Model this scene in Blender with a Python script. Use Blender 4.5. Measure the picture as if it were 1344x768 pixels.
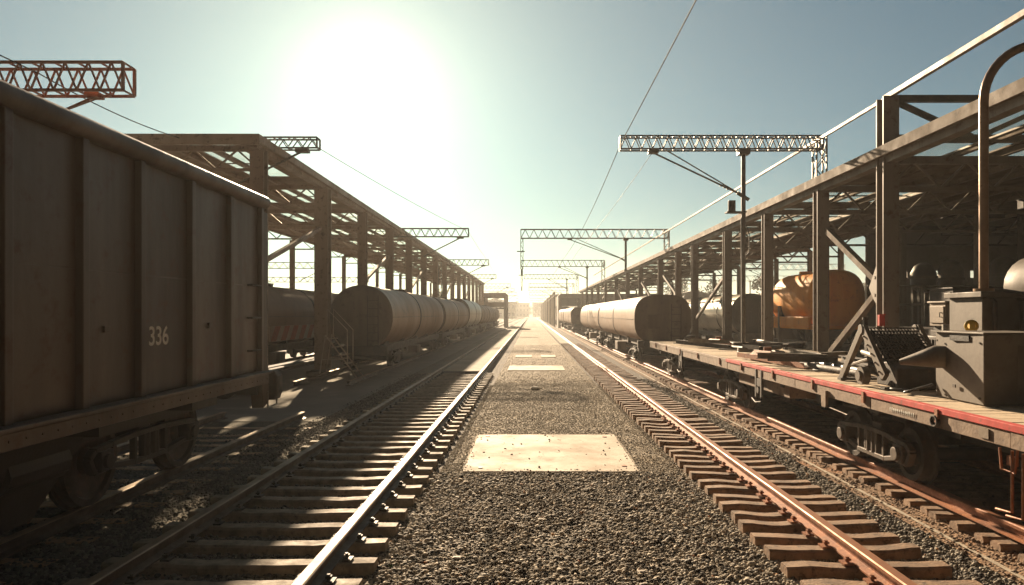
import bpy, math, random
import numpy as np
from mathutils import Vector, Matrix, noise as mnoise
R = math.radians
random.seed(7); rng = np.random.default_rng(11)
for o in list(bpy.data.objects): bpy.data.objects.remove(o)
S = bpy.context.scene
COL = S.collection

# ------------------------------------------------------------------ camera
H = 2.0
cam = bpy.data.cameras.new('camera'); camo = bpy.data.objects.new('camera', cam); COL.objects.link(camo)
camo.location = (0, 0, H); camo.rotation_euler = (R(90), 0, 0)
cam.sensor_width = 36; cam.lens = 940 / 1344 * 36
cam.shift_x = -25 / 1344; cam.shift_y = 28 / 1344
cam.clip_start = .05; cam.clip_end = 5000
S.camera = camo
# ------------------------------------------------------------------ light
SUN_AZ, SUN_EL = -12.8, 17.2         # degrees left of +Y, above the horizon
w = bpy.data.worlds.new('World'); S.world = w; w.use_nodes = True
N = w.node_tree.nodes; Lk = w.node_tree.links; N.clear()
sky = N.new('ShaderNodeTexSky'); sky.sky_type = 'NISHITA'; sky.sun_disc = False
sky.sun_elevation = R(SUN_EL); sky.sun_rotation = R(SUN_AZ)
sky.dust_density = .45; sky.air_density = 1.0; sky.ozone_density = 2.5; sky.altitude = 50
SKY_TINT = (.115, .300, .310, 1); SKY_SAT = .95; SKY_STR = .05
hs = N.new('ShaderNodeHueSaturation'); hs.inputs['Saturation'].default_value = SKY_SAT
Lk.new(sky.outputs[0], hs.inputs['Color'])
mul = N.new('ShaderNodeMix'); mul.data_type = 'RGBA'; mul.blend_type = 'MULTIPLY'; mul.inputs[0].default_value = 1
Lk.new(hs.outputs[0], mul.inputs[6]); mul.inputs[7].default_value = SKY_TINT
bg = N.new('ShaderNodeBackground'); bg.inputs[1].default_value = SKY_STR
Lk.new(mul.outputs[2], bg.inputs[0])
tc = N.new('ShaderNodeTexCoord')
vn = N.new('ShaderNodeVectorMath'); vn.operation = 'NORMALIZE'; Lk.new(tc.outputs['Generated'], vn.inputs[0])
az, el = R(SUN_AZ), R(SUN_EL)
sd = Vector((math.sin(az) * math.cos(el), math.cos(az) * math.cos(el), math.sin(el)))
dt = N.new('ShaderNodeVectorMath'); dt.operation = 'DOT_PRODUCT'; Lk.new(vn.outputs[0], dt.inputs[0]); dt.inputs[1].default_value = sd
mx = N.new('ShaderNodeMath'); mx.operation = 'MAXIMUM'; Lk.new(dt.outputs['Value'], mx.inputs[0]); mx.inputs[1].default_value = 0
add_prev = bg.outputs[0]
# sky dimmed away from the sun, added to cut fill and deepen shade
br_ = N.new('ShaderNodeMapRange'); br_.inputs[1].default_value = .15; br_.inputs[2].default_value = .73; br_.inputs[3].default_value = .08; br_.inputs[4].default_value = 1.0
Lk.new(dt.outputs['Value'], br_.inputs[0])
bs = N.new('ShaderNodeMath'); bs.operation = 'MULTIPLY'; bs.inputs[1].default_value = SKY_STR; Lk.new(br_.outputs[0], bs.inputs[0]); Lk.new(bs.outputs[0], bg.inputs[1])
# the bright aureole of the hazy sky round the sun
for pw, st, c in ((1500, 1.5, (1, .93, .78)), (300, .12, (1, .84, .58)), (60, .11, (1, .82, .55)), (12, .085, (1, .82, .56)), (4, .02, (1, .90, .72))):
    p = N.new('ShaderNodeMath'); p.operation = 'POWER'; Lk.new(mx.outputs[0], p.inputs[0]); p.inputs[1].default_value = pw
    m = N.new('ShaderNodeMath'); m.operation = 'MULTIPLY'; Lk.new(p.outputs[0], m.inputs[0]); m.inputs[1].default_value = st
    b = N.new('ShaderNodeBackground'); b.inputs[0].default_value = (*c, 1); Lk.new(m.outputs[0], b.inputs[1])
    a = N.new('ShaderNodeAddShader'); Lk.new(add_prev, a.inputs[0]); Lk.new(b.outputs[0], a.inputs[1]); add_prev = a.outputs[0]
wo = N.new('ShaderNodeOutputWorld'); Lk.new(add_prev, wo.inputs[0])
sl = bpy.data.lights.new('sun', 'SUN'); sl.energy = 5.0; sl.angle = R(.6); sl.color = (1, .77, .52)
so = bpy.data.objects.new('sun', sl); COL.objects.link(so)
so.rotation_euler = sd.to_track_quat('Z', 'Y').to_euler()
S.view_settings.view_transform = 'Standard'; S.view_settings.look = 'None'
S.view_settings.gamma = 1; S.view_settings.exposure = 1.58
S.render.engine = 'CYCLES'
cy = S.cycles
cy.max_bounces = 6; cy.diffuse_bounces = 3; cy.glossy_bounces = 3; cy.transparent_max_bounces = 12
cy.transmission_bounces = 4; cy.volume_bounces = 1
cy.sample_clamp_indirect = 4
HAZE_DENSITY, HAZE_G = .00085, .36

# ------------------------------------------------------------------ helpers
class MB:
    def __init__(s): s.v = []; s.f = []; s.m = []
    def add(s, vs, fs, mi=0):
        b = len(s.v); s.v += [tuple(p) for p in vs]; s.f += [tuple(b + i for i in f) for f in fs]; s.m += [mi] * len(fs); return s
    def box(s, x0, x1, y0, y1, z0, z1, mi=0):
        v = [(x, y, z) for z in (z0, z1) for y in (y0, y1) for x in (x0, x1)]
        return s.add(v, [(0, 2, 3, 1), (4, 5, 7, 6), (0, 1, 5, 4), (2, 6, 7, 3), (0, 4, 6, 2), (1, 3, 7, 5)], mi)
    def bar(s, a, b, wd, ht=None, mi=0):
        """square bar between two points"""
        a = Vector(a); b = Vector(b); d = (b - a).normalized(); ht = ht or wd
        up = Vector((0, 0, 1)) if abs(d.z) < .95 else Vector((0, 1, 0))
        sx = d.cross(up).normalized(); sz = sx.cross(d).normalized()
        vs = [p + sx * (i * wd / 2) + sz * (j * ht / 2) for p in (a, b) for i, j in ((-1, -1), (1, -1), (1, 1), (-1, 1))]
        return s.add(vs, [(3, 2, 1, 0), (4, 5, 6, 7), (0, 1, 5, 4), (1, 2, 6, 5), (2, 3, 7, 6), (3, 0, 4, 7)], mi)
    def tube(s, pts, r, n=10, mi=0, caps=True):
        pts = [Vector(p) for p in pts]; k = len(pts); vs = []; rr = r if isinstance(r, (list, tuple)) else [r] * k
        prev = None
        for i, p in enumerate(pts):
            d = (pts[min(i + 1, k - 1)] - pts[max(i - 1, 0)]).normalized()
            if prev is None:
                up = Vector((0, 0, 1)) if abs(d.z) < .9 else Vector((1, 0, 0)); sx = d.cross(up).normalized()
            else: sx = (prev - d * prev.dot(d)).normalized()
            prev = sx; sy = d.cross(sx)
            for j in range(n):
                t = 2 * math.pi * j / n; vs.append(p + (sx * math.cos(t) + sy * math.sin(t)) * rr[i])
        fs = [(i * n + j, (i + 1) * n + j, (i + 1) * n + (j + 1) % n, i * n + (j + 1) % n) for i in range(k - 1) for j in range(n)]
        if caps: fs += [tuple(range(n)), tuple(reversed(range((k - 1) * n, k * n)))]
        return s.add(vs, fs, mi)
    def disc(s, c, ax, r, th, n=24, mi=0):
        c = Vector(c); a = {'x': Vector((1, 0, 0)), 'y': Vector((0, 1, 0)), 'z': Vector((0, 0, 1))}[ax] * (th / 2)
        return s.tube([c - a, c + a], r, n, mi)
    def loft(s, rings, mi=0, cap=True):
        n = len(rings[0]); vs = [p for r in rings for p in r]
        fs = [(i * n + j, i * n + (j + 1) % n, (i + 1) * n + (j + 1) % n, (i + 1) * n + j) for i in range(len(rings) - 1) for j in range(n)]
        if cap: fs += [tuple(reversed(range(n))), tuple(range((len(rings) - 1) * n, len(rings) * n))]
        return s.add(vs, fs, mi)
    def prism(s, prof, axis, a0, a1, mi=0):
        """closed 2d outline pushed along an axis"""
        def P(u, v, a): return {'x': (a, u, v), 'y': (u, a, v), 'z': (u, v, a)}[axis]
        return s.loft([[P(u, v, a0) for u, v in prof], [P(u, v, a1) for u, v in prof]], mi)
    def build(s, name, mats, parent=None, loc=(0, 0, 0), rot=(0, 0, 0), smooth=False, bevel=0, label=None):
        me = bpy.data.meshes.new(name); me.from_pydata(s.v, [], s.f)
        if not isinstance(mats, (list, tuple)): mats = [mats]
        for m in mats: me.materials.append(m)
        me.polygons.foreach_set('material_index', s.m)
        me.validate(); me.update()
        import bmesh
        bm = bmesh.new(); bm.from_mesh(me); bmesh.ops.recalc_face_normals(bm, faces=bm.faces); bm.to_mesh(me); bm.free()
        if smooth:
            me.polygons.foreach_set('use_smooth', [True] * len(me.polygons))
            me.set_sharp_from_angle(angle=R(38))
        o = bpy.data.objects.new(name, me); COL.objects.link(o); o.location = loc; o.rotation_euler = rot
        if parent: o.parent = parent
        if bevel:
            b = o.modifiers.new('bevel', 'BEVEL'); b.width = bevel; b.segments = 2; b.limit_method = 'ANGLE'; b.angle_limit = R(40)
        if label: o['label'] = label
        return o
def thing(name, label, cat, loc=(0, 0, 0), rz=0, group=None):
    o = bpy.data.objects.new(name, None); COL.objects.link(o); o.location = loc; o.rotation_euler = (0, 0, rz)
    o.empty_display_size = .2
    return tag(o, label, cat, group)
def tag(o, label, cat, group=None):
    o['label'] = label; o['category'] = cat
    if group: o['group'] = group
    return o
def struct(o): o['kind'] = 'structure'; return o
def stuff(o): o['kind'] = 'stuff'; return o
def copy_tree(o, parent=None):
    c = o.copy(); COL.objects.link(c); c.parent = parent
    for ch in list(kids.get(o.name, ())): copy_tree(ch, c)
    return c
kids = {}
def index_kids():
    kids.clear()
    for o in bpy.data.objects:
        if o.parent: kids.setdefault(o.parent.name, []).append(o)
def dup(o, loc, label=None, group=None, rz=None):
    index_kids(); c = copy_tree(o); c.location = loc
    if rz is not None: c.rotation_euler.z = rz
    if label: c['label'] = label
    if group: c['group'] = group
    return c
def superring(cx, cz, a, b, y, p=2.0, n=40):
    out = []
    for j in range(n):
        t = 2 * math.pi * j / n; c, s_ = math.cos(t), math.sin(t)
        out.append((cx + a * math.copysign(abs(c) ** (2 / p), c), y, cz + b * math.copysign(abs(s_) ** (2 / p), s_)))
    return out

# ------------------------------------------------------------------ materials
def mat(name, c1, c2=None, scale=3, rough=.7, metal=0, bump=.0, bscale=40, spec=.5, c3=None, streak=False, rvar=.12, island=False, detail=6, ctr=(.35, .65)):
    m = bpy.data.materials.new(name); m.use_nodes = True; n = m.node_tree.nodes; l = m.node_tree.links
    b = n['Principled BSDF']; c2 = c2 or tuple(x * .7 for x in c1)
    t = n.new('ShaderNodeTexCoord'); src = t.outputs['Object']
    oi = n.new('ShaderNodeObjectInfo')
    off = n.new('ShaderNodeVectorMath'); off.operation = 'ADD'; l.new(src, off.inputs[0]); 
    sc = n.new('ShaderNodeVectorMath'); sc.operation = 'SCALE'; sc.inputs[0].default_value = (31, 17, 23); l.new(oi.outputs['Random'], sc.inputs['Scale'])
    l.new(sc.outputs[0], off.inputs[1]); v = off.outputs[0]
    if streak:
        mp = n.new('ShaderNodeMapping'); mp.inputs['Scale'].default_value = (1, 1, .13); l.new(v, mp.inputs[0]); v2 = mp.outputs[0]
    else: v2 = v
    nz = n.new('ShaderNodeTexNoise'); nz.inputs['Scale'].default_value = scale; nz.inputs['Detail'].default_value = detail; nz.inputs['Roughness'].default_value = .62
    l.new(v2, nz.inputs['Vector'])
    r = n.new('ShaderNodeValToRGB'); r.color_ramp.elements[0].position = ctr[0]; r.color_ramp.elements[1].position = ctr[1]
    r.color_ramp.elements[0].color = (*c1, 1); r.color_ramp.elements[1].color = (*c2, 1)
    l.new(nz.outputs[0], r.inputs[0]); colr = r.outputs[0]
    if island:
        g = n.new('ShaderNodeNewGeometry'); r.color_ramp.elements[0].position = .1; r.color_ramp.elements[1].position = .95; l.new(g.outputs['Random Per Island'], r.inputs[0])
    if c3:
        nz2 = n.new('ShaderNodeTexNoise'); nz2.inputs['Scale'].default_value = scale * 3.1; nz2.inputs['Detail'].default_value = 8; nz2.inputs['Roughness'].default_value = .7
        l.new(v, nz2.inputs['Vector'])
        r2 = n.new('ShaderNodeValToRGB'); r2.color_ramp.elements[0].position = .54; r2.color_ramp.elements[1].position = .68
        l.new(nz2.outputs[0], r2.inputs[0])
        mm = n.new('ShaderNodeMix'); mm.data_type = 'RGBA'; l.new(r2.outputs[0], mm.inputs[0]); l.new(colr, mm.inputs[6]); mm.inputs[7].default_value = (*c3, 1); colr = mm.outputs[2]
    l.new(colr, b.inputs['Base Color'])
    rr = n.new('ShaderNodeMapRange'); rr.inputs[3].default_value = max(.03, rough - rvar); rr.inputs[4].default_value = min(1, rough + rvar); rr.inputs[1].default_value = .3; rr.inputs[2].default_value = .7
    l.new(nz.outputs[0], rr.inputs[0]); l.new(rr.outputs[0], b.inputs['Roughness'])
    b.inputs['Metallic'].default_value = metal; b.inputs['Specular IOR Level'].default_value = spec
    if bump:
        nb = n.new('ShaderNodeTexNoise'); nb.inputs['Scale'].default_value = bscale; nb.inputs['Detail'].default_value = 5
        l.new(v, nb.inputs['Vector'])
        bp = n.new('ShaderNodeBump'); bp.inputs['Strength'].default_value = 1; bp.inputs['Distance'].default_value = bump
        l.new(nb.outputs[0], bp.inputs['Height']); l.new(bp.outputs[0], b.inputs['Normal'])
    return m
M = {}
M['rust'] = mat('rusty_steel', (.34, .12, .042), (.17, .062, .026), 6, .6, .2, .003, 60, c3=(.44, .19, .07))
M['polish'] = mat('polished_rail', (.34, .15, .07), (.22, .09, .04), 3, .60, .5, .0004, 90)
M['polish_grey'] = mat('polished_grey_rail', (.28, .19, .12), (.18, .12, .075), 3, .62, .4, .0004, 90)
M['rail_dark'] = mat('brown_rail_side', (.09, .055, .035), (.05, .032, .022), 6, .6, .2, .002, 60)
M['concrete_sleeper'] = mat('worn_concrete', (.32, .25, .175), (.18, .14, .10), 7, .8, 0, .003, 70, c3=(.13, .10, .08), spec=.25)
M['wood_sleeper'] = mat('old_timber', (.33, .20, .115), (.15, .095, .058), 5, .8, 0, .006, 45, c3=(.055, .038, .026))
M['wagon_brown'] = mat('brown_wagon_paint', (.110, .072, .048), (.066, .044, .031), 1.6, .5, .1, .006, 5, c3=(.085, .036, .018), streak=True)
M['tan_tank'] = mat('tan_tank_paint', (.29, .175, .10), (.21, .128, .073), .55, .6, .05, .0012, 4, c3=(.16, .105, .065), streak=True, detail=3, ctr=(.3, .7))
M['tan_end'] = mat('dark_tank_end', (.17, .125, .09), (.10, .072, .052), 1.6, .6, .1, .003, 20, c3=(.07, .05, .035), streak=True)  # darker tone than the tank shell, for ends and fittings
M['grey_tank'] = mat('grey_tank_paint', (.34, .30, .24), (.26, .225, .185), .55, .42, .2, .0012, 4, c3=(.20, .165, .13), streak=True, detail=3, ctr=(.3, .7))
M['black_steel'] = mat('black_steel', (.022, .020, .019), (.04, .034, .03), 5, .55, .3, .002, 40)
M['dark_steel'] = mat('dark_steel', (.055, .042, .033), (.035, .027, .021), 5, .7, .1, .002, 40, c3=(.09, .05, .03))
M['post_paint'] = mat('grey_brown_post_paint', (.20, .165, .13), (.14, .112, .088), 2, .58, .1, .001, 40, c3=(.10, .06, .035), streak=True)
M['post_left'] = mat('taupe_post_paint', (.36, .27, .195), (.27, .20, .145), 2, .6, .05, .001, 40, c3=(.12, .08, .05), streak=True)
M['galv'] = mat('galvanised_steel', (.20, .185, .165), (.13, .118, .10), 8, .5, .5, .001, 50)
M['haze_brown_truss'] = mat('haze_brown_steel', (.36, .14, .075), (.24, .09, .05), 5, .6, .2, .001, 40)  # red-brown tint of the haze over the truss, put into its colour
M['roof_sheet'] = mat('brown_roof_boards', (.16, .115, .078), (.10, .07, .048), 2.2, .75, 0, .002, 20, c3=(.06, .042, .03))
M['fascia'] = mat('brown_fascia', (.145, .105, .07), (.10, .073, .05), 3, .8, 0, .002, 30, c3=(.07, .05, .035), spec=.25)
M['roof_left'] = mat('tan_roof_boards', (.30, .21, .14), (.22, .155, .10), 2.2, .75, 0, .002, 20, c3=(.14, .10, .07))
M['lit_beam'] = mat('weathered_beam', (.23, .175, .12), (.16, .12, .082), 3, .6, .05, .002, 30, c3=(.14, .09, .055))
M['orange'] = mat('orange_paint', (1.0, .40, .03), (.92, .32, .02), 1.4, .55, .0, .001, 12, c3=(.75, .25, .02), streak=True, spec=.3)
M['deck_wood'] = mat('weathered_deck_boards', (.66, .52, .36), (.48, .37, .25), 4, .8, 0, .003, 40, c3=(.16, .12, .085))
M['sill_wood'] = mat('brown_side_sill', (.27, .18, .115), (.17, .11, .07), 5, .7, 0, .003, 30, c3=(.10, .06, .04))
M['red'] = mat('red_paint', (.60, .03, .018), (.42, .024, .015), 5, .75, 0, .001, 40, c3=(.20, .05, .035))
M['grey_box'] = mat('grey_machine_paint', (.135, .108, .080), (.092, .074, .055), 3, .62, .1, .001, 25, c3=(.09, .065, .045))
M['bogie_cast'] = mat('grimy_cast_steel', (.12, .09, .065), (.07, .052, .04), 9, .6, .2, .004, 40, c3=(.17, .085, .045))
M['copper_pipe'] = mat('brown_pipe', (.33, .20, .12), (.22, .13, .075), 6, .38, .5, .001, 40)
M['white'] = mat('white_paint', (.72, .70, .64), (.55, .53, .48), 8, .6, 0, .001, 40)
M['yellow'] = mat('yellow_paint', (.75, .52, .05), (.55, .36, .04), 12, .5)
M['slab'] = mat('pale_concrete_slab', (.62, .53, .42), (.46, .38, .29), 1.9, .8, 0, .003, 22, c3=(.34, .26, .19), spec=.2)
M['wall_grey'] = mat('grey_brown_render', (.23, .20, .17), (.17, .145, .12), .5, .8, 0, .004, 6, c3=(.13, .105, .085))
M['wall_white'] = mat('white_cladding', (.62, .58, .50), (.50, .46, .39), .4, .7, 0, .002, 6)
M['boxcar'] = mat('brown_boxcar_paint', (.24, .165, .11), (.15, .10, .07), .8, .6, .1, .002, 8, c3=(.10, .07, .05), streak=True)
M['grey_stone'] = mat('pale_stone', (.52, .45, .36), (.40, .34, .27), 8, .8, 0, .004, 40)
M['leaf'] = mat('green_leaf', (.10, .16, .02), (.06, .10, .015), 10, .5)
M['foliage'] = mat('tree_foliage', (.055, .068, .028), (.10, .105, .045), 1, .7, island=True)
M['bark'] = mat('bark', (.10, .07, .05), (.06, .045, .03), 6, .9, 0, .01, 20)
M['glass_dark'] = mat('dark_window_glass', (.03, .035, .04), (.02, .024, .028), 2, .12, 0)

def translucent(name, col, tr):
    m = bpy.data.materials.new(name); m.use_nodes = True; n = m.node_tree.nodes; l = m.node_tree.links
    out = n['Material Output']; b = n['Principled BSDF']; b.inputs['Base Color'].default_value = (*col, 1); b.inputs['Roughness'].default_value = .25
    t = n.new('ShaderNodeBsdfTransparent'); t.inputs[0].default_value = (.97, .96, .92, 1)
    t2 = n.new('ShaderNodeTexCoord'); nz = n.new('ShaderNodeTexNoise'); nz.inputs['Scale'].default_value = 1.7; l.new(t2.outputs['Object'], nz.inputs['Vector'])
    mr = n.new('ShaderNodeMapRange'); mr.inputs[3].default_value = max(0, tr - .15); mr.inputs[4].default_value = min(1, tr + .12); l.new(nz.outputs[0], mr.inputs[0])
    mx_ = n.new('ShaderNodeMixShader'); l.new(mr.outputs[0], mx_.inputs[0]); l.new(b.outputs[0], mx_.inputs[1]); l.new(t.outputs[0], mx_.inputs[2]); l.new(mx_.outputs[0], out.inputs[0])
    return m
M['skylight'] = translucent('dusty_skylight_glass', (.45, .47, .45), .88)
M['mesh_panel'] = M['black_steel']

def ground_mat(name, c1, c2, c3, vs, bump, big=.25, rough=.9, smooth_v=False, voro=True, dark_gap=.25):
    """stony ground: voronoi stones of two sizes + broad tone change"""
    m = bpy.data.materials.new(name); m.use_nodes = True; n = m.node_tree.nodes; l = m.node_tree.links
    b = n['Principled BSDF']; b.inputs['Roughness'].default_value = rough; b.inputs['Specular IOR Level'].default_value = .25
    t = n.new('ShaderNodeTexCoord'); v = t.outputs['Object']
    nz = n.new('ShaderNodeTexNoise'); nz.inputs['Scale'].default_value = big; nz.inputs['Detail'].default_value = 7; nz.inputs['Roughness'].default_value = .65; l.new(v, nz.inputs['Vector'])
    r = n.new('ShaderNodeValToRGB'); r.color_ramp.elements[0].position = .36; r.color_ramp.elements[1].position = .64
    r.color_ramp.elements[0].color = (*c1, 1); r.color_ramp.elements[1].color = (*c2, 1); l.new(nz.outputs[0], r.inputs[0])
    col = r.outputs[0]
    if voro:
        vo = n.new('ShaderNodeTexVoronoi'); vo.inputs['Scale'].default_value = vs; l.new(v, vo.inputs['Vector'])
        mm = n.new('ShaderNodeMix'); mm.data_type = 'RGBA'; mm.blend_type = 'MULTIPLY'; mm.inputs[0].default_value = .55
        bw = n.new('ShaderNodeRGBToBW'); l.new(vo.outputs['Color'], bw.inputs[0])
        mr = n.new('ShaderNodeMapRange'); mr.inputs[1].default_value = .2; mr.inputs[2].default_value = .8; mr.inputs[3].default_value = .35; mr.inputs[4].default_value = 1.35; l.new(bw.outputs[0], mr.inputs[0])
        l.new(col, mm.inputs[6]); l.new(mr.outputs[0], mm.inputs[7]); col = mm.outputs[2]
        n2 = n.new('ShaderNodeTexNoise'); n2.inputs['Scale'].default_value = vs * .35; n2.inputs['Detail'].default_value = 6; l.new(v, n2.inputs['Vector'])
        ad = n.new('ShaderNodeMath'); ad.operation = 'SUBTRACT'; l.new(n2.outputs[0], ad.inputs[0]); l.new(vo.outputs['Distance'], ad.inputs[1])
        bp = n.new('ShaderNodeBump'); bp.inputs['Strength'].default_value = 1; bp.inputs['Distance'].default_value = bump
        l.new(ad.outputs[0], bp.inputs['Height']); l.new(bp.outputs[0], b.inputs['Normal'])
    else:
        n2 = n.new('ShaderNodeTexNoise'); n2.inputs['Scale'].default_value = vs; n2.inputs['Detail'].default_value = 8; l.new(v, n2.inputs['Vector'])
        bp = n.new('ShaderNodeBump'); bp.inputs['Strength'].default_value = 1; bp.inputs['Distance'].default_value = bump
        l.new(n2.outputs[0], bp.inputs['Height']); l.new(bp.outputs[0], b.inputs['Normal'])
    if c3:
        n3 = n.new('ShaderNodeTexNoise'); n3.inputs['Scale'].default_value = big * 6; n3.inputs['Detail'].default_value = 9; l.new(v, n3.inputs['Vector'])
        r3 = n.new('ShaderNodeValToRGB'); r3.color_ramp.elements[0].position = .56; r3.color_ramp.elements[1].position = .72; l.new(n3.outputs[0], r3.inputs[0])
        m3 = n.new('ShaderNodeMix'); m3.data_type = 'RGBA'; l.new(r3.outputs[0], m3.inputs[0]); l.new(col, m3.inputs[6]); m3.inputs[7].default_value = (*c3, 1); col = m3.outputs[2]
    l.new(col, b.inputs['Base Color']); return m
M['ballast'] = ground_mat('track_ballast', (.15, .125, .10), (.105, .088, .072), (.17, .10, .06), 45, .018)
M['path_dark'] = ground_mat('gravel_under_stones', (.20, .16, .11), (.14, .11, .08), (.22, .17, .11), 34, .012)
M['path'] = ground_mat('gravel_path', (.36, .29, .205), (.27, .215, .15), (.42, .32, .20), 34, .011)
M['ballast_left'] = ground_mat('shade_toned_ballast', (.085, .074, .062), (.06, .052, .044), (.10, .075, .05), 45, .018)  # ballast darkened so the dim lower-left corner is put into the colour
M['rustgravel'] = ground_mat('rusty_ballast', (.27, .165, .095), (.20, .13, .08), (.34, .15, .06), 40, .015)
M['asphalt'] = ground_mat('worn_asphalt', (.19, .17, .15), (.14, .127, .113), (.22, .195, .17), 60, .003, voro=False)
M['dirt'] = ground_mat('yard_dirt', (.24, .195, .145), (.18, .145, .11), (.13, .13, .07), 12, .03, big=.05)
M['infill'] = ground_mat('dusty_infill', (.30, .24, .175), (.22, .175, .13), (.35, .28, .2), 30, .005, voro=False)
M['stones'] = mat('ballast_stones', (.07, .062, .054), (.36, .315, .25), 3, .85, 0, island=True, spec=.3)
M['stones_path'] = mat('path_gravel_stones', (.07, .06, .05), (.46, .39, .30), 3, .85, 0, island=True, spec=.3)
M['stones_fine'] = mat('fine_gravel', (.20, .17, .13), (.50, .43, .33), 3, .85, 0, island=True, spec=.3)
M['stones_left'] = mat('shade_toned_ballast_stones', (.05, .045, .04), (.17, .15, .125), 3, .85, 0, island=True, spec=.3)  # same dimness painted into the loose stones of the left side
M['stones_rust'] = mat('rusty_ballast_stones', (.12, .075, .05), (.29, .20, .13), 3, .85, 0, island=True, spec=.3)

# ------------------------------------------------------------------ ground
def sheet(name, poly, z, m, nx=1):
    mb = MB(); mb.add([(x, y, z) for x, y in poly], [tuple(range(len(poly)))]); o = mb.build(name, m); return struct(o)
def rect(x0, x1, y0, y1): return [(x0, y0), (x1, y0), (x1, y1), (x0, y1)]
GX, GY0, GY1 = 600, -60, 1100
sheet('ground', rect(-GX, GX, GY0, GY1), -.03, M['dirt'])
sheet('asphalt_pavement', [(-45, -20), (-6.3, -20), (-6.3, 13.3), (-3.95, 13.3), (-3.75, 104), (-3.75, 300), (-45, 300)], .004, M['asphalt'])
sheet('ballast_bed', rect(-6.3, 8, -20, 420), -.012, M['ballast'])
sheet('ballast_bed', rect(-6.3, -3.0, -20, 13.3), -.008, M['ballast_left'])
sheet('ballast_shoulder', rect(3.6, 4.1, -20, 420), .0, M['rustgravel'])
sheet('gravel_path', rect(-1.05, 1.85, -6, 9.6), -.002, M['path_dark'])
sheet('gravel_path', rect(-1.05, 1.85, 9.601, 420), .0, M['path'])
sheet('infill_strip', rect(-2.86, -1.64, 23.3, 420), .14, M['infill'])
sheet('infill_strip', rect(1.9, 2.44, 46, 420), .10, M['infill'])
def wavy_line():
    mb = MB(); pts = [(3.72 + .02 * mnoise.noise(Vector((0, y * .7, 3))), y) for y in np.arange(-2, 120, .25)]
    v = []; 
    for x, y in pts:
        wd = .022 + .014 * mnoise.noise(Vector((4, y * 3.1, 1))); v += [(x - wd, y, .006), (x + wd, y, .006)]
    mb.add(v, [(2 * i, 2 * i + 1, 2 * i + 3, 2 * i + 2) for i in range(len(pts) - 1)]); return mb.build('ground_line', mat('dusty_line', (.50, .43, .33), (.34, .28, .21), 9, .85, 0, .004, 60, c3=(.2, .16, .12)))
struct(wavy_line())

# concrete slabs set in the path
def slab(x0, x1, y0, y1, label):
    mb = MB(); n = 10; pr = []
    def jit(k): return .018 * mnoise.noise(Vector((k * 3.3, x0, y0)))
    for i in range(n): pr.append((x0 + (x1 - x0) * i / n, y0 + jit(i)))
    for i in range(n): pr.append((x1 + jit(i + 20), y0 + (y1 - y0) * i / n))
    for i in range(n): pr.append((x1 + (x0 - x1) * i / n, y1 + jit(i + 40)))
    for i in range(n): pr.append((x0 + jit(i + 60), y1 + (y0 - y1) * i / n))
    cx, cy_ = (x0 + x1) / 2, y0
    mb.prism([(a - cx, b - cy_) for a, b in pr], 'z', -.02, .022)
    o = mb.build('concrete_slab', M['slab'], loc=(cx, cy_, 0), bevel=.006)
    if y0 < 12:
        for a, b in ((-.95, 2.55), (.93, 2.5), (-.9, .2), (.96, .3)): MB().disc((a, b, .024), 'z', .035, .012, 10).build('bolt', M['rust'], o)
    return tag(o, label, 'concrete slab', 'pale slabs set in the gravel path')
slab(-.86, 1.36, 9.0, 11.75, 'large pale rectangular slab set in the gravel in the foreground')
slab(-.82, 1.2, 25.1, 27.4, 'pale slab in the path behind the flat stone, middle distance')
slab(-.72, .04, 32.9, 34.6, 'small far slab on the left half of the gravel path')
slab(.46, 1.15, 32.9, 34.6, 'small far slab on the right half of the gravel path')
# ------------------------------------------------------------------ stones
def ico():
    t = (1 + 5 ** .5) / 2
    v = np.array([(-1, t, 0), (1, t, 0), (-1, -t, 0), (1, -t, 0), (0, -1, t), (0, 1, t), (0, -1, -t), (0, 1, -t), (t, 0, -1), (t, 0, 1), (-t, 0, -1), (-t, 0, 1)]) / 1.9
    f = np.array([(0, 11, 5), (0, 5, 1), (0, 1, 7), (0, 7, 10), (0, 10, 11), (1, 5, 9), (5, 11, 4), (11, 10, 2), (10, 7, 6), (7, 1, 8), (3, 9, 4), (3, 4, 2), (3, 2, 6), (3, 6, 8), (3, 8, 9), (4, 9, 5), (2, 4, 11), (6, 2, 10), (8, 6, 7), (9, 8, 1)])
    return v, f
def stones(name, pos, size, m):
    v0, f0 = ico(); n = len(pos); k = len(v0)
    v = v0[None] * (1 + rng.uniform(-.28, .28, (n, k, 1)))
    v = v * rng.uniform(.6, 1.25, (n, 1, 3)) * np.array([1, 1, .75])
    a = rng.uniform(0, 6.283, n); b = rng.uniform(-.6, .6, n)
    ca, sa, cb, sb = np.cos(a)[:, None], np.sin(a)[:, None], np.cos(b)[:, None], np.sin(b)[:, None]
    x = v[..., 0] * ca - v[..., 1] * sa; y = v[..., 0] * sa + v[..., 1] * ca; z = v[..., 2]
    y2 = y * cb - z * sb; z2 = y * sb + z * cb
    P = np.stack([x, y2, z2], -1) * (size[:, None, None] * .5) + pos[:, None, :]
    F = (f0[None] + (np.arange(n) * k)[:, None, None]).reshape(-1)
    me = bpy.data.meshes.new(name); me.vertices.add(n * k); me.vertices.foreach_set('co', P.reshape(-1))
    nf = n * len(f0); me.loops.add(nf * 3); me.loops.foreach_set('vertex_index', F.astype(np.int32))
    me.polygons.add(nf); me.polygons.foreach_set('loop_start', np.arange(0, nf * 3, 3, dtype=np.int32)); me.polygons.foreach_set('loop_total', np.full(nf, 3, dtype=np.int32))
    me.materials.append(m); me.update(); me.validate()
    o = bpy.data.objects.new(name, me); COL.objects.link(o); return stuff(o)
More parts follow.
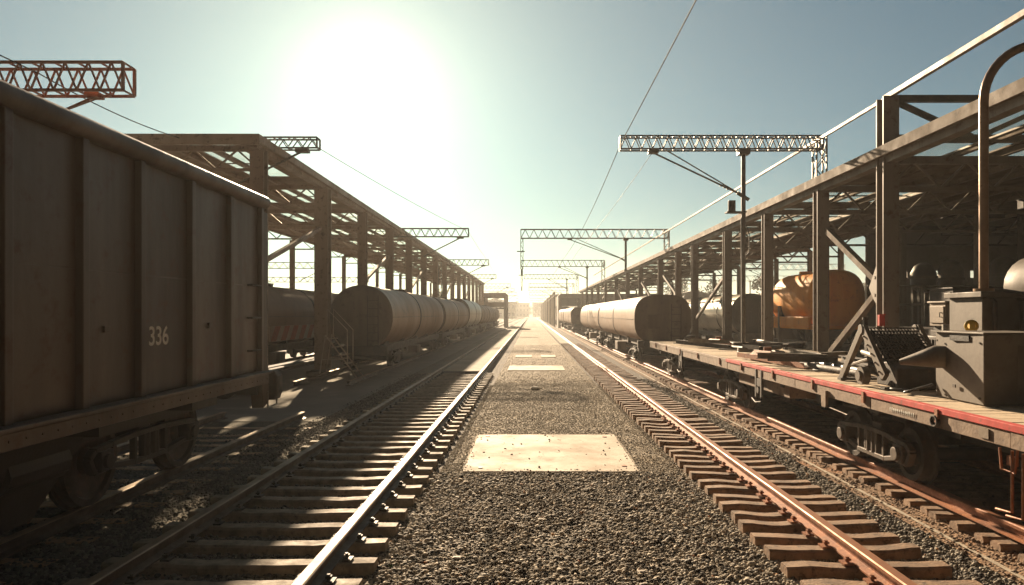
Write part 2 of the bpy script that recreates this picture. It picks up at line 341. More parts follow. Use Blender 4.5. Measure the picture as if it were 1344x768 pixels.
def scatter(x0, x1, y0, y1, dens, s0, s1, z=-.004, fall=True, avoid=None, sx=0):
    n = int((x1 - x0) * (y1 - y0) * dens)
    X = rng.uniform(x0, x1, n); 
    u = rng.uniform(0, 1, n)
    Y = y0 + (y1 - y0) * (u ** (1.6 if fall is True else fall) if fall else u)
    sz = s0 + (s1 - s0) * rng.uniform(0, 1, n) ** 2.6
    if avoid:
        keep = np.ones(n, bool)
        for ax0, ax1, ay0, ay1 in avoid: keep &= ~((X > ax0) & (X < ax1) & (Y > ay0) & (Y < ay1))
        X, Y, sz = X[keep], Y[keep], sz[keep]
    hz = np.array([mnoise.noise(Vector((a * 2.3, b * 2.3, 5))) for a, b in zip(X, Y)]) * (.012 if s1 > .03 else .002)
    return np.stack([X, Y, np.full(len(X), z) + hz + sz * .22], -1), sz
def stones_of(name, parts, m):
    p = np.concatenate([a for a, b in parts]); s_ = np.concatenate([b for a, b in parts]); return stones(name, p, s_, m)
AV = [(-.9, 1.4, 8.98, 11.78)]
A = stones_of('gravel_stones', [
    scatter(-1.25, 2.0, 3.9, 9, 3300, .013, .046, fall=1.2, avoid=AV), scatter(-1.2, 2.0, 3.9, 9, 60, .045, .075, fall=False), ], M['stones_path'])
A2 = stones_of('fine_gravel', [scatter(-1.15, 1.95, 8.6, 20, 2400, .012, .028, avoid=AV, fall=1.15), scatter(-.95, 1.5, 8.95, 11.9, 9, .012, .035, z=.022, fall=False), scatter(-.95, 1.4, 8.93, 9.12, 260, .012, .03, z=.016, fall=False), scatter(-.92, -.78, 9, 11.8, 240, .012, .03, z=.016, fall=False), scatter(1.3, 1.42, 9, 11.8, 240, .012, .03, z=.016, fall=False),
    scatter(-1.05, 1.85, 20, 46, 480, .014, .026, avoid=AV + [(-.84, 1.22, 25, 27.5), (-.74, 1.17, 32.8, 34.7)], fall=2.6)], M['stones_fine'])
stones_of('dry_leaf_litter', [scatter(-1.3, 1.9, 4.2, 9, 7, .015, .035, z=.01, fall=False), scatter(3.2, 4.0, 5, 12, 12, .015, .03, z=.01, fall=False)], mat('dry_leaves', (.35, .12, .03), (.50, .26, .08), 3, .8, 0, island=True))
stones_of('pale_chips', [scatter(-1.2, 1.95, 4.2, 14, 9, .018, .042, z=.008, fall=False), scatter(1.95, 3.6, 4.2, 12, 7, .018, .04, z=.005, fall=False)], M['grey_stone'])
B = stones_of('ballast_stones', [
    scatter(1.9, 3.6, 3.9, 10, 1700, .02, .05, z=-.01), scatter(1.9, 3.7, 10, 22, 650, .018, .045, z=-.01)], M['stones'])
B2 = stones_of('shade_toned_ballast_stones', [scatter(-4.2, -1.2, 3.9, 12, 1000, .02, .05, z=-.01), scatter(-6.2, -4.2, 3.9, 12, 350, .02, .05, z=-.01), scatter(-4.1, -3.0, 12, 24, 500, .018, .04, z=-.006)], M['stones_left'])
Cc = stones_of('rusty_ballast_stones', [scatter(3.6, 5.6, 5.0, 22, 520, .018, .042, z=-.006)], M['stones_rust'])

# ------------------------------------------------------------------ rails
RT, ST = .21, .09
def rail_mesh(L, n=0):
    h = RT - ST
    pr = [(-.07, 0), (.07, 0), (.07, .012), (.012, .028), (.014, h - .045), (.044, h - .034), (.046, h - .008), (.036, h), (-.036, h), (-.046, h - .008), (-.044, h - .034), (-.014, h - .045), (-.012, .028), (-.07, .012)]
    return pr, h
def rail(x, y0, y1, side, top, label, kink=0):
    pr, h = rail_mesh(0); mb = MB(); n = len(pr)
    ys = list(np.arange(y0, min(60, y1), 1.5)) + list(np.arange(60, y1, 12)) + [y1] if y1 > 60 else list(np.arange(y0, y1, 1.0)) + [y1]
    rings = [[(u + .006 * mnoise.noise(Vector((x, y * .35, 0))), y, v + .003 * mnoise.noise(Vector((x, y * .4, 7)))) for u, v in pr] for y in ys]
    b = len(mb.v); mb.v += [p for r in rings for p in r]
    for i in range(len(rings) - 1):
        for j in range(n):
            mb.f.append((i * n + j, i * n + (j + 1) % n, (i + 1) * n + (j + 1) % n, (i + 1) * n + j)); mb.m.append(1 if j in (6, 7, 8) else 0)
    mb.f += [tuple(reversed(range(n))), tuple(range((len(rings) - 1) * n, len(rings) * n))]; mb.m += [0, 0]
    o = mb.build('rail', [side, top], loc=(x, 0, ST), smooth=False)
    return tag(o, label, 'rail', 'rails of the yard tracks')
rail(-2.955, -3, 420, M['rail_dark'], M['polish_grey'], 'left rail of the open track left of the gravel path')
rail(-1.548, -3, 420, M['rail_dark'], M['polish_grey'], 'right rail of the open track, along the left edge of the gravel path')
rail(2.52, -3, 420, M['rust'], M['polish'], 'copper-brown shiny single rail on timber sleepers right of the gravel path')
rail(4.15, -3, 420, M['rust'], M['rust'], 'rusty orange rail under the near side of the flat wagon')
rail(5.585, -3, 420, M['rust'], M['rust'], 'rusty rail under the far side of the flat wagon')
rail(-4.18, -4, 13.1, M['rail_dark'], M['polish_grey'], 'short rail stub that ends in the asphalt under the brown open wagon')
rail(-5.615, -4, 13.1, M['rail_dark'], M['polish_grey'], 'far hidden rail of the stub track under the brown open wagon')
rail(-4.85, 19, 420, M['rail_dark'], M['polish_grey'], 'near rail beneath the row of tan tank wagons on the left')
rail(-6.285, 19, 420, M['rail_dark'], M['polish_grey'], 'far rail beneath the row of tan tank wagons on the left')
rail(-8.3, 10, 200, M['rail_dark'], M['polish_grey'], 'near rail under the tank wagon with the striped board')
rail(-9.735, 10, 200, M['rail_dark'], M['polish_grey'], 'far rail under the tank wagon with the striped board')
rail(9.65, -3, 300, M['rust'], M['rust'], 'near rail under the orange tank wagon')
rail(11.05, -3, 300, M['rust'], M['rust'], 'far rail under the orange tank wagon')

# ------------------------------------------------------------------ sleepers
def sleeper_mesh(x0, x1, wd, dip, seed, depth=.14):
    mb = MB(); n = 14; rings = []
    for i in range(n + 1):
        t = i / n; x = x0 + (x1 - x0) * t; dz = -dip * math.sin(math.pi * t) ** 1.2 + .013 * mnoise.noise(Vector((x * 4, seed, 0))); dy = .022 * mnoise.noise(Vector((x * 3, seed, 5)))
        e = .004 * mnoise.noise(Vector((x * 9, seed, 2)))
        k = .92 if i in (0, n) else 1
        rings.append([(x, -wd / 2 * k + dy, -depth), (x, wd / 2 * k + dy, -depth), (x, wd / 2 * k + dy + e, dz - .02), (x, (wd / 2 - .018) * k + dy, dz), (x, (-wd / 2 + .018) * k + dy, dz), (x, -wd / 2 * k + dy, dz - .02 + e)])
    mb.loft(rings); return mb
def clip_mesh(s):
    mb = MB()
    for s in (s,):
        mb.box(s * .11 - .035, s * .11 + .035, -.05, .05, 0, .014); mb.tube([(s * .10, 0, .0), (s * .10, 0, .055)], .014, 6)
        mb.box(s * .10 - .022, s * .10 + .022, -.02, .02, .028, .044)
    return mb
def sleeper_row(x0, x1, wd, dip, y0, y1, sp, m, label, group, rails, nvar=6, clips=True, rz=0, topz=ST):
    cl = [clip_mesh(q).build('rail_clip', M['dark_steel'] if m is not M['wood_sleeper'] else M['rust']) for q in (-1, 1)] if clips else None
    protos = [sleeper_mesh(x0, x1, wd, dip, k * 7.3 + x0, ).build('sleeper', m) for k in range(nvar)]
    y = y0; i = 0
    while y < y1:
        p = protos[i % nvar] if i < nvar else protos[random.randrange(nvar)].copy()
        if i >= nvar: COL.objects.link(p)
        p.location = (random.uniform(-.015, .015), y + random.uniform(-.012, .012), topz - .001 * random.random() * 4); p.rotation_euler = (0, 0, random.uniform(-.03, .03) if m is M['wood_sleeper'] else random.uniform(-.010, .010))
        tag(p, label, 'sleeper', group)
        if clips and y < 26:
            for rx in rails:
                for c0 in cl: c = c0.copy(); COL.objects.link(c); c.parent = p; c.location = (rx, 0, 0)
        y += sp; i += 1
    for c0 in cl or (): bpy.data.objects.remove(c0)
sleeper_row(-3.32, -1.22, .17, .022, 3.2, 23.2, .475, M['concrete_sleeper'], 'pale worn sleeper across the open track left of the gravel path', 'sleepers of the left open track', [-2.955, -1.548])
sleeper_row(1.93, 3.18, .155, .010, 3.0, 46, .352, M['wood_sleeper'], 'short brown timber sleeper under the copper-brown rail right of the path', 'sleepers of the single rail right of the path', [2.52])
sleeper_row(3.93, 5.85, .15, .0, 4.4, 40, .29, M['wood_sleeper'], 'narrow brown sleeper end showing beside the rusty rail of the flat wagon', 'sleepers of the flat wagon track', [4.15], clips=False, topz=.06)
sleeper_row(-5.95, -3.85, .2, .0, 2, 12.8, .55, M['wood_sleeper'], 'dark sleeper of the short stub track under the brown open wagon', 'sleepers of the stub track', [], clips=False, topz=.005)

# ------------------------------------------------------------------ rolling stock
def wheel_mb(r):
    mb = MB()
    prof = [(-.02, r + .028), (.012, r + .028), (.025, r), (.12, r - .01), (.12, r - .07), (.085, r - .09), (.06, .13), (.13, .11), (.13, 0)]
    n = 28; rings = []
    for t in range(n):
        a = 2 * math.pi * t / n; rings.append([(x, q * math.cos(a), q * math.sin(a)) for x, q in prof])
    k = len(prof); vs = [p for rg in rings for p in rg]
    fs = [(t * k + j, t * k + j + 1, ((t + 1) % n) * k + j + 1, ((t + 1) % n) * k + j) for t in range(n) for j in range(k - 1)]
    mb.add(vs, fs); mb.disc((-.01, 0, 0), 'x', r + .02, .02, n); return mb
WH = {}
def bogie(parent, cy0, xa, xb, wr, wb, ztop, m_frame=None):
    """bogie frame with four wheels; xa < xb are rail positions"""
    mf = m_frame or M['dark_steel']; mb = MB(); zc = RT + wr
    for s, rx in ((-1, xa), (1, xb)):
        x = rx + s * .17
        # cast side frame: arch bar with pockets
        top = zc + .16; low = zc - .12
        pr = [(-wb / 2 - .2, zc + .05), (-wb / 2 - .12, zc + .11), (-wb / 2 + .14, zc + .13), (-.28, top), (.28, top), (wb / 2 - .14, zc + .13), (wb / 2 + .12, zc + .11), (wb / 2 + .2, zc + .05), (wb / 2 + .13, zc - .09), (wb / 2 - .12, zc - .07), (.33, low), (-.33, low), (-wb / 2 + .12, zc - .07), (-wb / 2 - .13, zc - .09)]
        # frame as bars so the pockets stay open
        for a, b in zip(pr, pr[1:] + pr[:1]): mb.bar((x, cy0 + a[0], a[1]), (x, cy0 + b[0], b[1]), .07, .055)
        for q in (-.30, -.13, .13, .30): mb.bar((x, cy0 + q, low), (x, cy0 + q, top), .06, .05)
        for q in (-wb / 2, wb / 2):
            mb.box(x - .06, x + .07, cy0 + q - .1, cy0 + q + .1, zc - .09, zc + .1); mb.disc((x + s * .07, cy0 + q, zc), 'x', .075, .06, 14)
        for q in (-.06, .06): mb.tube([(x, cy0 + q, low + .02), (x, cy0 + q, top - .02)], .045, 10)
    mb.box(xa + .14, xb - .14, cy0 - .16, cy0 + .16, zc + .0, ztop); 
    mb.box(xa - .12, xb + .12, cy0 - .11, cy0 + .11, zc + .1, min(ztop, zc + .24))
    fr = mb.build('bogie', mf, parent, bevel=.008)
    for q in (-wb / 2, wb / 2):
        for s, rx in ((-1, xa), (1, xb)):
            key = (round(wr, 3), s)
            if key not in WH:
                o = wheel_mb(wr).build('wheel', M['dark_steel'], fr, smooth=True); WH[key] = o.data
            else:
                o = bpy.data.objects.new('wheel', WH[key]); COL.objects.link(o); o.parent = fr
            o.location = (rx - .03 * s if s > 0 else rx + .03, cy0 + q, zc)
            o.rotation_euler = (0, 0, 0 if s > 0 else math.pi)
        ax = MB().tube([(xa, cy0 + q, zc), (xb, cy0 + q, zc)], .07, 10).build('axle', M['dark_steel'], fr, smooth=True)
    return fr
def tank_wagon(label, xc, y0, L, a, z0, z1, p, m_side, m_end, group, xa, xb, bands, dome=.18, sharp=False, extras=True, name='tank_wagon'):
    t = thing(name, label, 'tank wagon', (xc, y0, 0), 0, group)
    cz, b = (z0 + z1) / 2, (z1 - z0) / 2; mb = MB()
    # body: shell plus slightly dished ends, end faces use the second material
    rings = []; e = dome
    prof = [(-e * .0, .35), (e * .15, .7), (e * .5, .9), (e, 1.0)] if not sharp else [(0, .5), (.02, .96), (.05, 1)]
    ys = [(q, k) for q, k in prof] + [(L * i / 8, 1) for i in range(1, 8)] + [(L - q, k) for q, k in reversed(prof)]
    for yy, k in ys: rings.append(superring(0, cz, a * k, b * k, yy, p, 48))
    n = 48; base = 0; mb.v += [pt for r_ in rings for pt in r_]; last = len(prof)
    for i in range(len(rings) - 1):
        for j in range(n):
            mb.f.append((i * n + j, i * n + (j + 1) % n, (i + 1) * n + (j + 1) % n, (i + 1) * n + j)); mb.m.append(1 if (i < last - 1 or i >= len(rings) - last) else 0)
    mb.f += [tuple(reversed(range(n))), tuple(range((len(rings) - 1) * n, len(rings) * n))]; mb.m += [1, 1]
    mb.build('tank', [m_side, m_end], t, smooth=True)
    for q in bands:
        r1 = superring(0, cz, a + .014, b + .014, q - .08, p, 48); r2 = superring(0, cz, a + .014, b + .014, q + .08, p, 48)
        MB().loft([superring(0, cz, a - .01, b - .01, q - .06, p, 48), r1, r2, superring(0, cz, a - .01, b - .01, q + .06, p, 48)], cap=False).build('band', M['dark_steel'], t, smooth=True)
    # seam line along the side, walkway, hatch
    s = MB(); s.box(-a - .012, -a + .03, .3, L - .3, cz - .02, cz + .0); s.box(a - .03, a + .012, .3, L - .3, cz - .02, cz); s.build('seam', m_end, t)
    hx = MB(); hx.tube([(0, L / 2, z1 - .03), (0, L / 2, z1 + .06)], .27, 20); hx.tube([(0, L / 2, z1 + .06), (0, L / 2, z1 + .09)], .3, 20); hx.build('hatch', m_end, t, smooth=True)
    uf = MB(); zf = z0 + .12
    uf.box(xa - xc - .05, xa - xc + .10, -.12, L + .12, zf - .24, zf - .02); uf.box(xb - xc - .10, xb - xc + .05, -.12, L + .12, zf - .24, zf - .02)
    uf.box(-a + .1, a - .1, -.14, .06, zf - .27, zf - .02); uf.box(-a + .1, a - .1, L - .06, L + .14, zf - .27, zf - .02)
    for q in np.linspace(1, L - 1, 5): uf.box(-a * .72, a * .72, q - .08, q + .08, zf - .25, zf + .1)
    uf.build('underframe', M['dark_steel'], t, bevel=.006)
    for cy0 in (min(2.0, L * .22), L - min(2.0, L * .22)): 
        bogie(t, cy0, xa - xc, xb - xc, .27, 1.25, zf - .2)
    for sx in (-.62, .62):
        bf = MB(); bf.tube([(sx, -.12, zf - .12), (sx, -.26, zf - .12)], .055, 10); bf.disc((sx, -.27, zf - .12), 'y', .14, .03, 18); bf.build('buffer', M['black_steel'], t, smooth=True)
    if extras:
        for q in (-a + .02, a - .4): MB().box(q, q + .38, L * .38, L * .38 + .9, .45, zf - .24).build('equipment_box', m_end, t, bevel=.01)
    # end ladder
    ld = MB()
    for lx in (.28, .62): ld.tube([(lx, -.10, zf - .05), (lx, -.10, z1 - .35)], .014, 6)
    for zz in np.arange(zf + .15, z1 - .4, .26): ld.tube([(.28, -.10, zz), (.62, -.10, zz)], .010, 6)
    ld.build('ladder', M['dark_steel'], t)
    # end door outline / plate
    pl = MB(); pl.box(-.55, -.05, -.03, .06, cz - .35, cz + .15); pl.build('end_plate', m_end, t, bevel=.01)
    return t
# left row
xcL = -5.55
GL = 'tan tank wagons on the left track'
tank_wagon('nearest tan tank wagon of the left row, its round shaded end beside the access steps', xcL, 23.2, 14.2, 1.03, .86, 2.94, 2.15, M['tan_tank'], M['tan_end'], GL, -4.85, -6.285 if False else -4.85, [6.2], .22) if False else None
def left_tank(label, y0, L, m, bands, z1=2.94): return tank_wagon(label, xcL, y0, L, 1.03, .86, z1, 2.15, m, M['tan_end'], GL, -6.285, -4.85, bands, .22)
left_tank('nearest tan tank wagon of the left row, its round shaded end beside the access steps', 23.2, 14.2, M['tan_tank'], [6.2, 13.9])
left_tank('second tan tank wagon of the left row, coupled behind the nearest one', 37.8, 14.6, M['tan_tank'], [7, 14.3])
left_tank('third tank wagon of the left row, a little taller and darker', 52.9, 13, M['grey_tank'], [6.5], 3.15)
left_tank('fourth tank wagon of the left row', 66.4, 12, M['tan_tank'], [4, 8])
left_tank('fifth tank wagon of the left row', 78.9, 12, M['tan_tank'], [4, 8])
left_tank('last visible tank wagon of the left row, just in front of the grey portal', 91.4, 12, M['tan_tank'], [4, 8])
# striped wagon behind the post
tw = tank_wagon('grey-brown tank wagon with a red and cream striped board, left behind the wide canopy post', -9.02, 16.5, 15.5, 1.05, .9, 2.94, 2.15, M['tan_tank'], M['tan_end'], 'tank wagons on the second left track', -9.735, -8.3, [5, 10])
st = MB(); st.box(1.055, 1.085, 5.2, 11.4, 1.14, 1.62); st.build('board', M['white'] if False else mat('cream_board', (.46, .33, .23), (.36, .25, .18), 4, .7), tw)
sm = MB()
for k in range(7):
    q = 5.3 + k * .88; sm.add([(1.089, q, 1.15), (1.089, q + .48, 1.15), (1.089, q + .9, 1.61), (1.089, q + .42, 1.61)], [(0, 1, 2, 3)])
sm.build('red_stripes', mat('faded_red', (.42, .10, .05), (.30, .07, .04), 5, .7), tw)
tank_wagon('brown tank wagon behind the striped one on the second left track', -9.02, 33, 14, 1.05, .9, 2.94, 2.15, M['tan_tank'], M['tan_end'], 'tank wagons on the second left track', -9.735, -8.3, [4.6, 9.4])
# right row
GR = 'tan tank wagons on the right track'
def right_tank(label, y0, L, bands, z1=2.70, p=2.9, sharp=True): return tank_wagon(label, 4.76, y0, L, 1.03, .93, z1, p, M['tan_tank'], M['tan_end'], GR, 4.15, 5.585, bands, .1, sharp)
right_tank('nearest tan barrel wagon of the right row with its dark end behind the flat wagon', 25.8, 13.9, [6.8, 13.6])
right_tank('second tan barrel wagon of the right row', 40.0, 14.1, [7.4])
right_tank('third, lower wagon of the right row with a sharp-edged dark end', 67, 15, [5, 10], 2.6, 4)
right_tank('fourth wagon of the right row, in front of the long hall', 83, 14, [5, 10], 2.6, 4)
# grey tank row behind
GG = 'grey tank wagons beyond the right canopy posts'
for k, (y0, L, lb) in enumerate(((33.5, 13, 'grey tank wagon with a black end seen between the right canopy posts'), (47, 13, 'second grey tank wagon beyond the one with the black end'), (61, 13, 'farthest grey tank wagon under the right canopy'))):
    tank_wagon(lb, 10.35, y0, L, 1.0, .97, 2.96, 2.1, M['grey_tank'], M['black_steel'], GG, 9.65, 11.05, [2.6, 9], .15)

# brown open wagon 336
def open_wagon():
    X = -3.45; Y1 = 9.12; Y0 = -3.2; W2 = 2.9; zt, zb = 3.40, 1.30
    t = thing('open_wagon', 'brown ribbed high-sided open wagon numbered 336 at the left edge', 'freight wagon', (X, Y1, 0))
    L = Y1 - Y0
    b = MB(); b.box(-.05, 0, -L, 0, zb, zt); b.box(-W2, -W2 + .05, -L, 0, zb, zt); b.box(-W2 + .05, -.05, -.05, 0, zb, zt); b.box(-W2 + .05, -.05, -L, -L + .05, zb, zt); b.box(-W2 + .05, -.05, -L + .05, -.05, zb - .06, zb - .005)
    b.build('body', M['wagon_brown'], t)
    k = 0; y = -.02
    for i, yr in enumerate([9.07, 8.15, 7.22, 6.28, 5.47, 4.66, 3.8, 2.95, 2.1, 1.25, .4, -.5, -1.4, -2.3, -3.1]):
        yy = yr - Y1
        r = MB(); wd = .05 if i == 0 else .055
        r.prism([(yy - wd, .002), (yy - wd * .7, .055), (yy + wd * .7, .055), (yy + wd, .002)], 'z', 0, 1)
        r.v = [(p[1], p[0], zb - .12 + p[2] * (zt - zb + .06)) for p in r.v]
        r.build('rib', M['wagon_brown'], t, bevel=.006)
        r = MB(); r.box(-W2 - .085, -W2 - .002, yy - .045, yy + .045, zb - .12, zt - .06); r.build('rib', M['wagon_brown'], t)
        r = MB(); r.box(-.002 if False else .003, .022, yy - .52, yy - .42, zb + .55, zb + .60) if i in (1, 3) else None
        if i in (1, 3): r.build('label_holder', M['wagon_brown'], t)
    tr = MB()
    for x0 in (0, -W2):
        s = 1 if x0 == 0 else -1
        tr.tube([(x0 + s * .03, -L - .04, zt + .02), (x0 + s * .03, .05, zt + .02)], .085, 12)
    tr.tube([(-W2, .02, zt + .02), (0, .02, zt + .02)], .07, 12); tr.tube([(-W2, -L, zt + .02), (0, -L, zt + .02)], .07, 12)
    tr.build('top_rail', M['wagon_brown'], t, smooth=True)
    ss = MB(); ss.box(.004, .11, -L - .02, .02, 1.12, 1.235); ss.box(.004, .16, -L - .02, .02, 1.245, 1.275); ss.box(-W2 - .11, -W2 - .004, -L - .02, .02, 1.12, 1.26); ss.build('side_sill', M['wagon_brown'], t, bevel=.006)
    uf = MB(); uf.box(-2.35, -2.2, -L, .0, .85, 1.2); uf.box(-.7, -.55, -L, 0, .85, 1.2); uf.box(-W2, 0, -.1, .1, .98, 1.22)
    for q in np.arange(-L + 1, -1, 1.6): uf.box(-W2 + .05, -.05, q, q + .12, 1.0, 1.22)
    uf.build('underframe', M['black_steel'], t)
    rv = MB()
    for yy in np.arange(-L + .1, -.05, .16): rv.tube([(.11, yy, 1.18), (.118, yy, 1.18)], .010, 6)
    rv.build('rivets', M['wagon_brown'], t)
    sm_ = MB(); sm_.box(.0005, .006, -L + .05, -.08, 2.34, 2.352); sm_.build('weld_seam', M['wagon_brown'], t)
    for z in (1.55, 1.95, 2.35): gi = MB(); gi.tube([(.004, -.42, z), (.06, -.42, z), (.06, -.14, z), (.004, -.14, z)], .011, 7); gi.build('grab_iron', M['dark_steel'], t, smooth=True)
    # corner post with kinked foot
    cp = MB(); cp.prism([(-.03, 1.3), (-.03, zt - .1), (.12, zt - .1), (.12, 1.36), (.17, 1.28), (.17, .86), (-.02, .80), (-.06, 1.0), (-.06, 1.25)], 'x', -.10, .05); cp.build('corner_post', M['wagon_brown'], t, bevel=.008)
    cp = MB(); cp.prism([(-.03, .8), (-.03, zt - .1), (.12, zt - .1), (.12, .86)], 'x', -W2 - .04, -W2 + .1); cp.build('corner_post', M['wagon_brown'], t, bevel=.008)
    eb = MB()
    for z in (1.7, 2.3, 2.9): eb.box(-W2 + .12, -.12, .003, .09, z, z + .1)
    eb.build('end_stiffener', M['wagon_brown'], t, bevel=.006)
    for sx in (-.62, -W2 + .62):
        bf = MB(); bf.tube([(sx, .1, 1.08), (sx, .34, 1.08)], .10, 14); bf.box(sx - .13, sx + .13, .09, .13, .95, 1.21); bf.disc((sx, .36, 1.08), 'y', .21, .04, 24); bf.build('buffer', M['black_steel'], t, smooth=True)
    bf = MB(); bf.prism([(-.10, .92), (.10, .92), (.13, 1.02), (.13, 1.22), (.09, 1.30), (-.09, 1.30), (-.13, 1.22), (-.13, 1.02)], 'y', .2, .4); bf.v = [(p[0] + .02, p[1], p[2] - .04) for p in bf.v]; bf.build('end_casting', M['dark_steel'], t, bevel=.02)
    stp = MB(); stp.tube([(.06, .10, 1.0), (.06, .10, .80), (.06, .42, .80), (.06, .44, 1.2)], .012, 8); stp.tube([(-.3, .12, 1.12), (-.3, .45, 1.08), (-.26, .45, .86)], .02, 8); stp.build('step', M['galv'], t, smooth=True)
    hose = MB(); hose.tube([(-1.1, .1, 1.0), (-1.1, .3, .9), (-1.12, .38, .7), (-1.2, .34, .55)], .03, 8); hose.build('brake_hose', M['black_steel'], t, smooth=True)
    for cy0 in (-1.6, -L + 1.8): bogie(t, cy0, -5.615 - X, -4.18 - X, .42, 1.7, .95, M['black_steel'])
    for a_, b_ in ((-2.9, -4.7), (-4.8, -6.6), (-6.7, -8.5)):
        hc = MB(); hc.loft([[(-W2 + .25, a_, 1.2), (-.25, a_, 1.2), (-.25, b_, 1.2), (-W2 + .25, b_, 1.2)], [(-W2 + .55, a_ - .5, .34), (-.55, a_ - .5, .34), (-.55, b_ + .5, .34), (-W2 + .55, b_ + .5, .34)]]); hc.build('discharge_hopper', M['black_steel'], t)
    bk_ = MB(); bk_.box(-W2 + .3, -W2 + .36, -L + .2, -.4, .3, .95); bk_.build('far_light_block', M['black_steel'], t)  # added unseen plate that blocks sun passing beneath the wagon
    bx = MB(); bx.box(-.9, -.35, -5.6, -4.4, .6, 1.0); bx.tube([(-.5, -3.9, .8), (-.5, -3.2, .8)], .16, 12); bx.build('brake_gear', M['black_steel'], t)
    # number
    cu = bpy.data.curves.new('number', 'FONT'); cu.body = '336'; cu.size = .245; cu.extrude = .0008; cu.space_character = .98; cu.offset = .003
    co = bpy.data.objects.new('tmp', cu); COL.objects.link(co); bpy.context.view_layer.update()
    me = bpy.data.meshes.new_from_object(co.evaluated_get(bpy.context.evaluated_depsgraph_get())); bpy.data.objects.remove(co)
    me.materials.clear(); me.materials.append(mat('number_paint', (.80, .76, .68), (.62, .57, .48), 14, .6))
    o = bpy.data.objects.new('number', me); COL.objects.link(o); o.parent = t
    o.rotation_euler = (R(90), 0, R(90)); o.location = (.004, 6.45 - Y1, 1.715); o['label'] = 'painted number 336'
    return t
open_wagon()

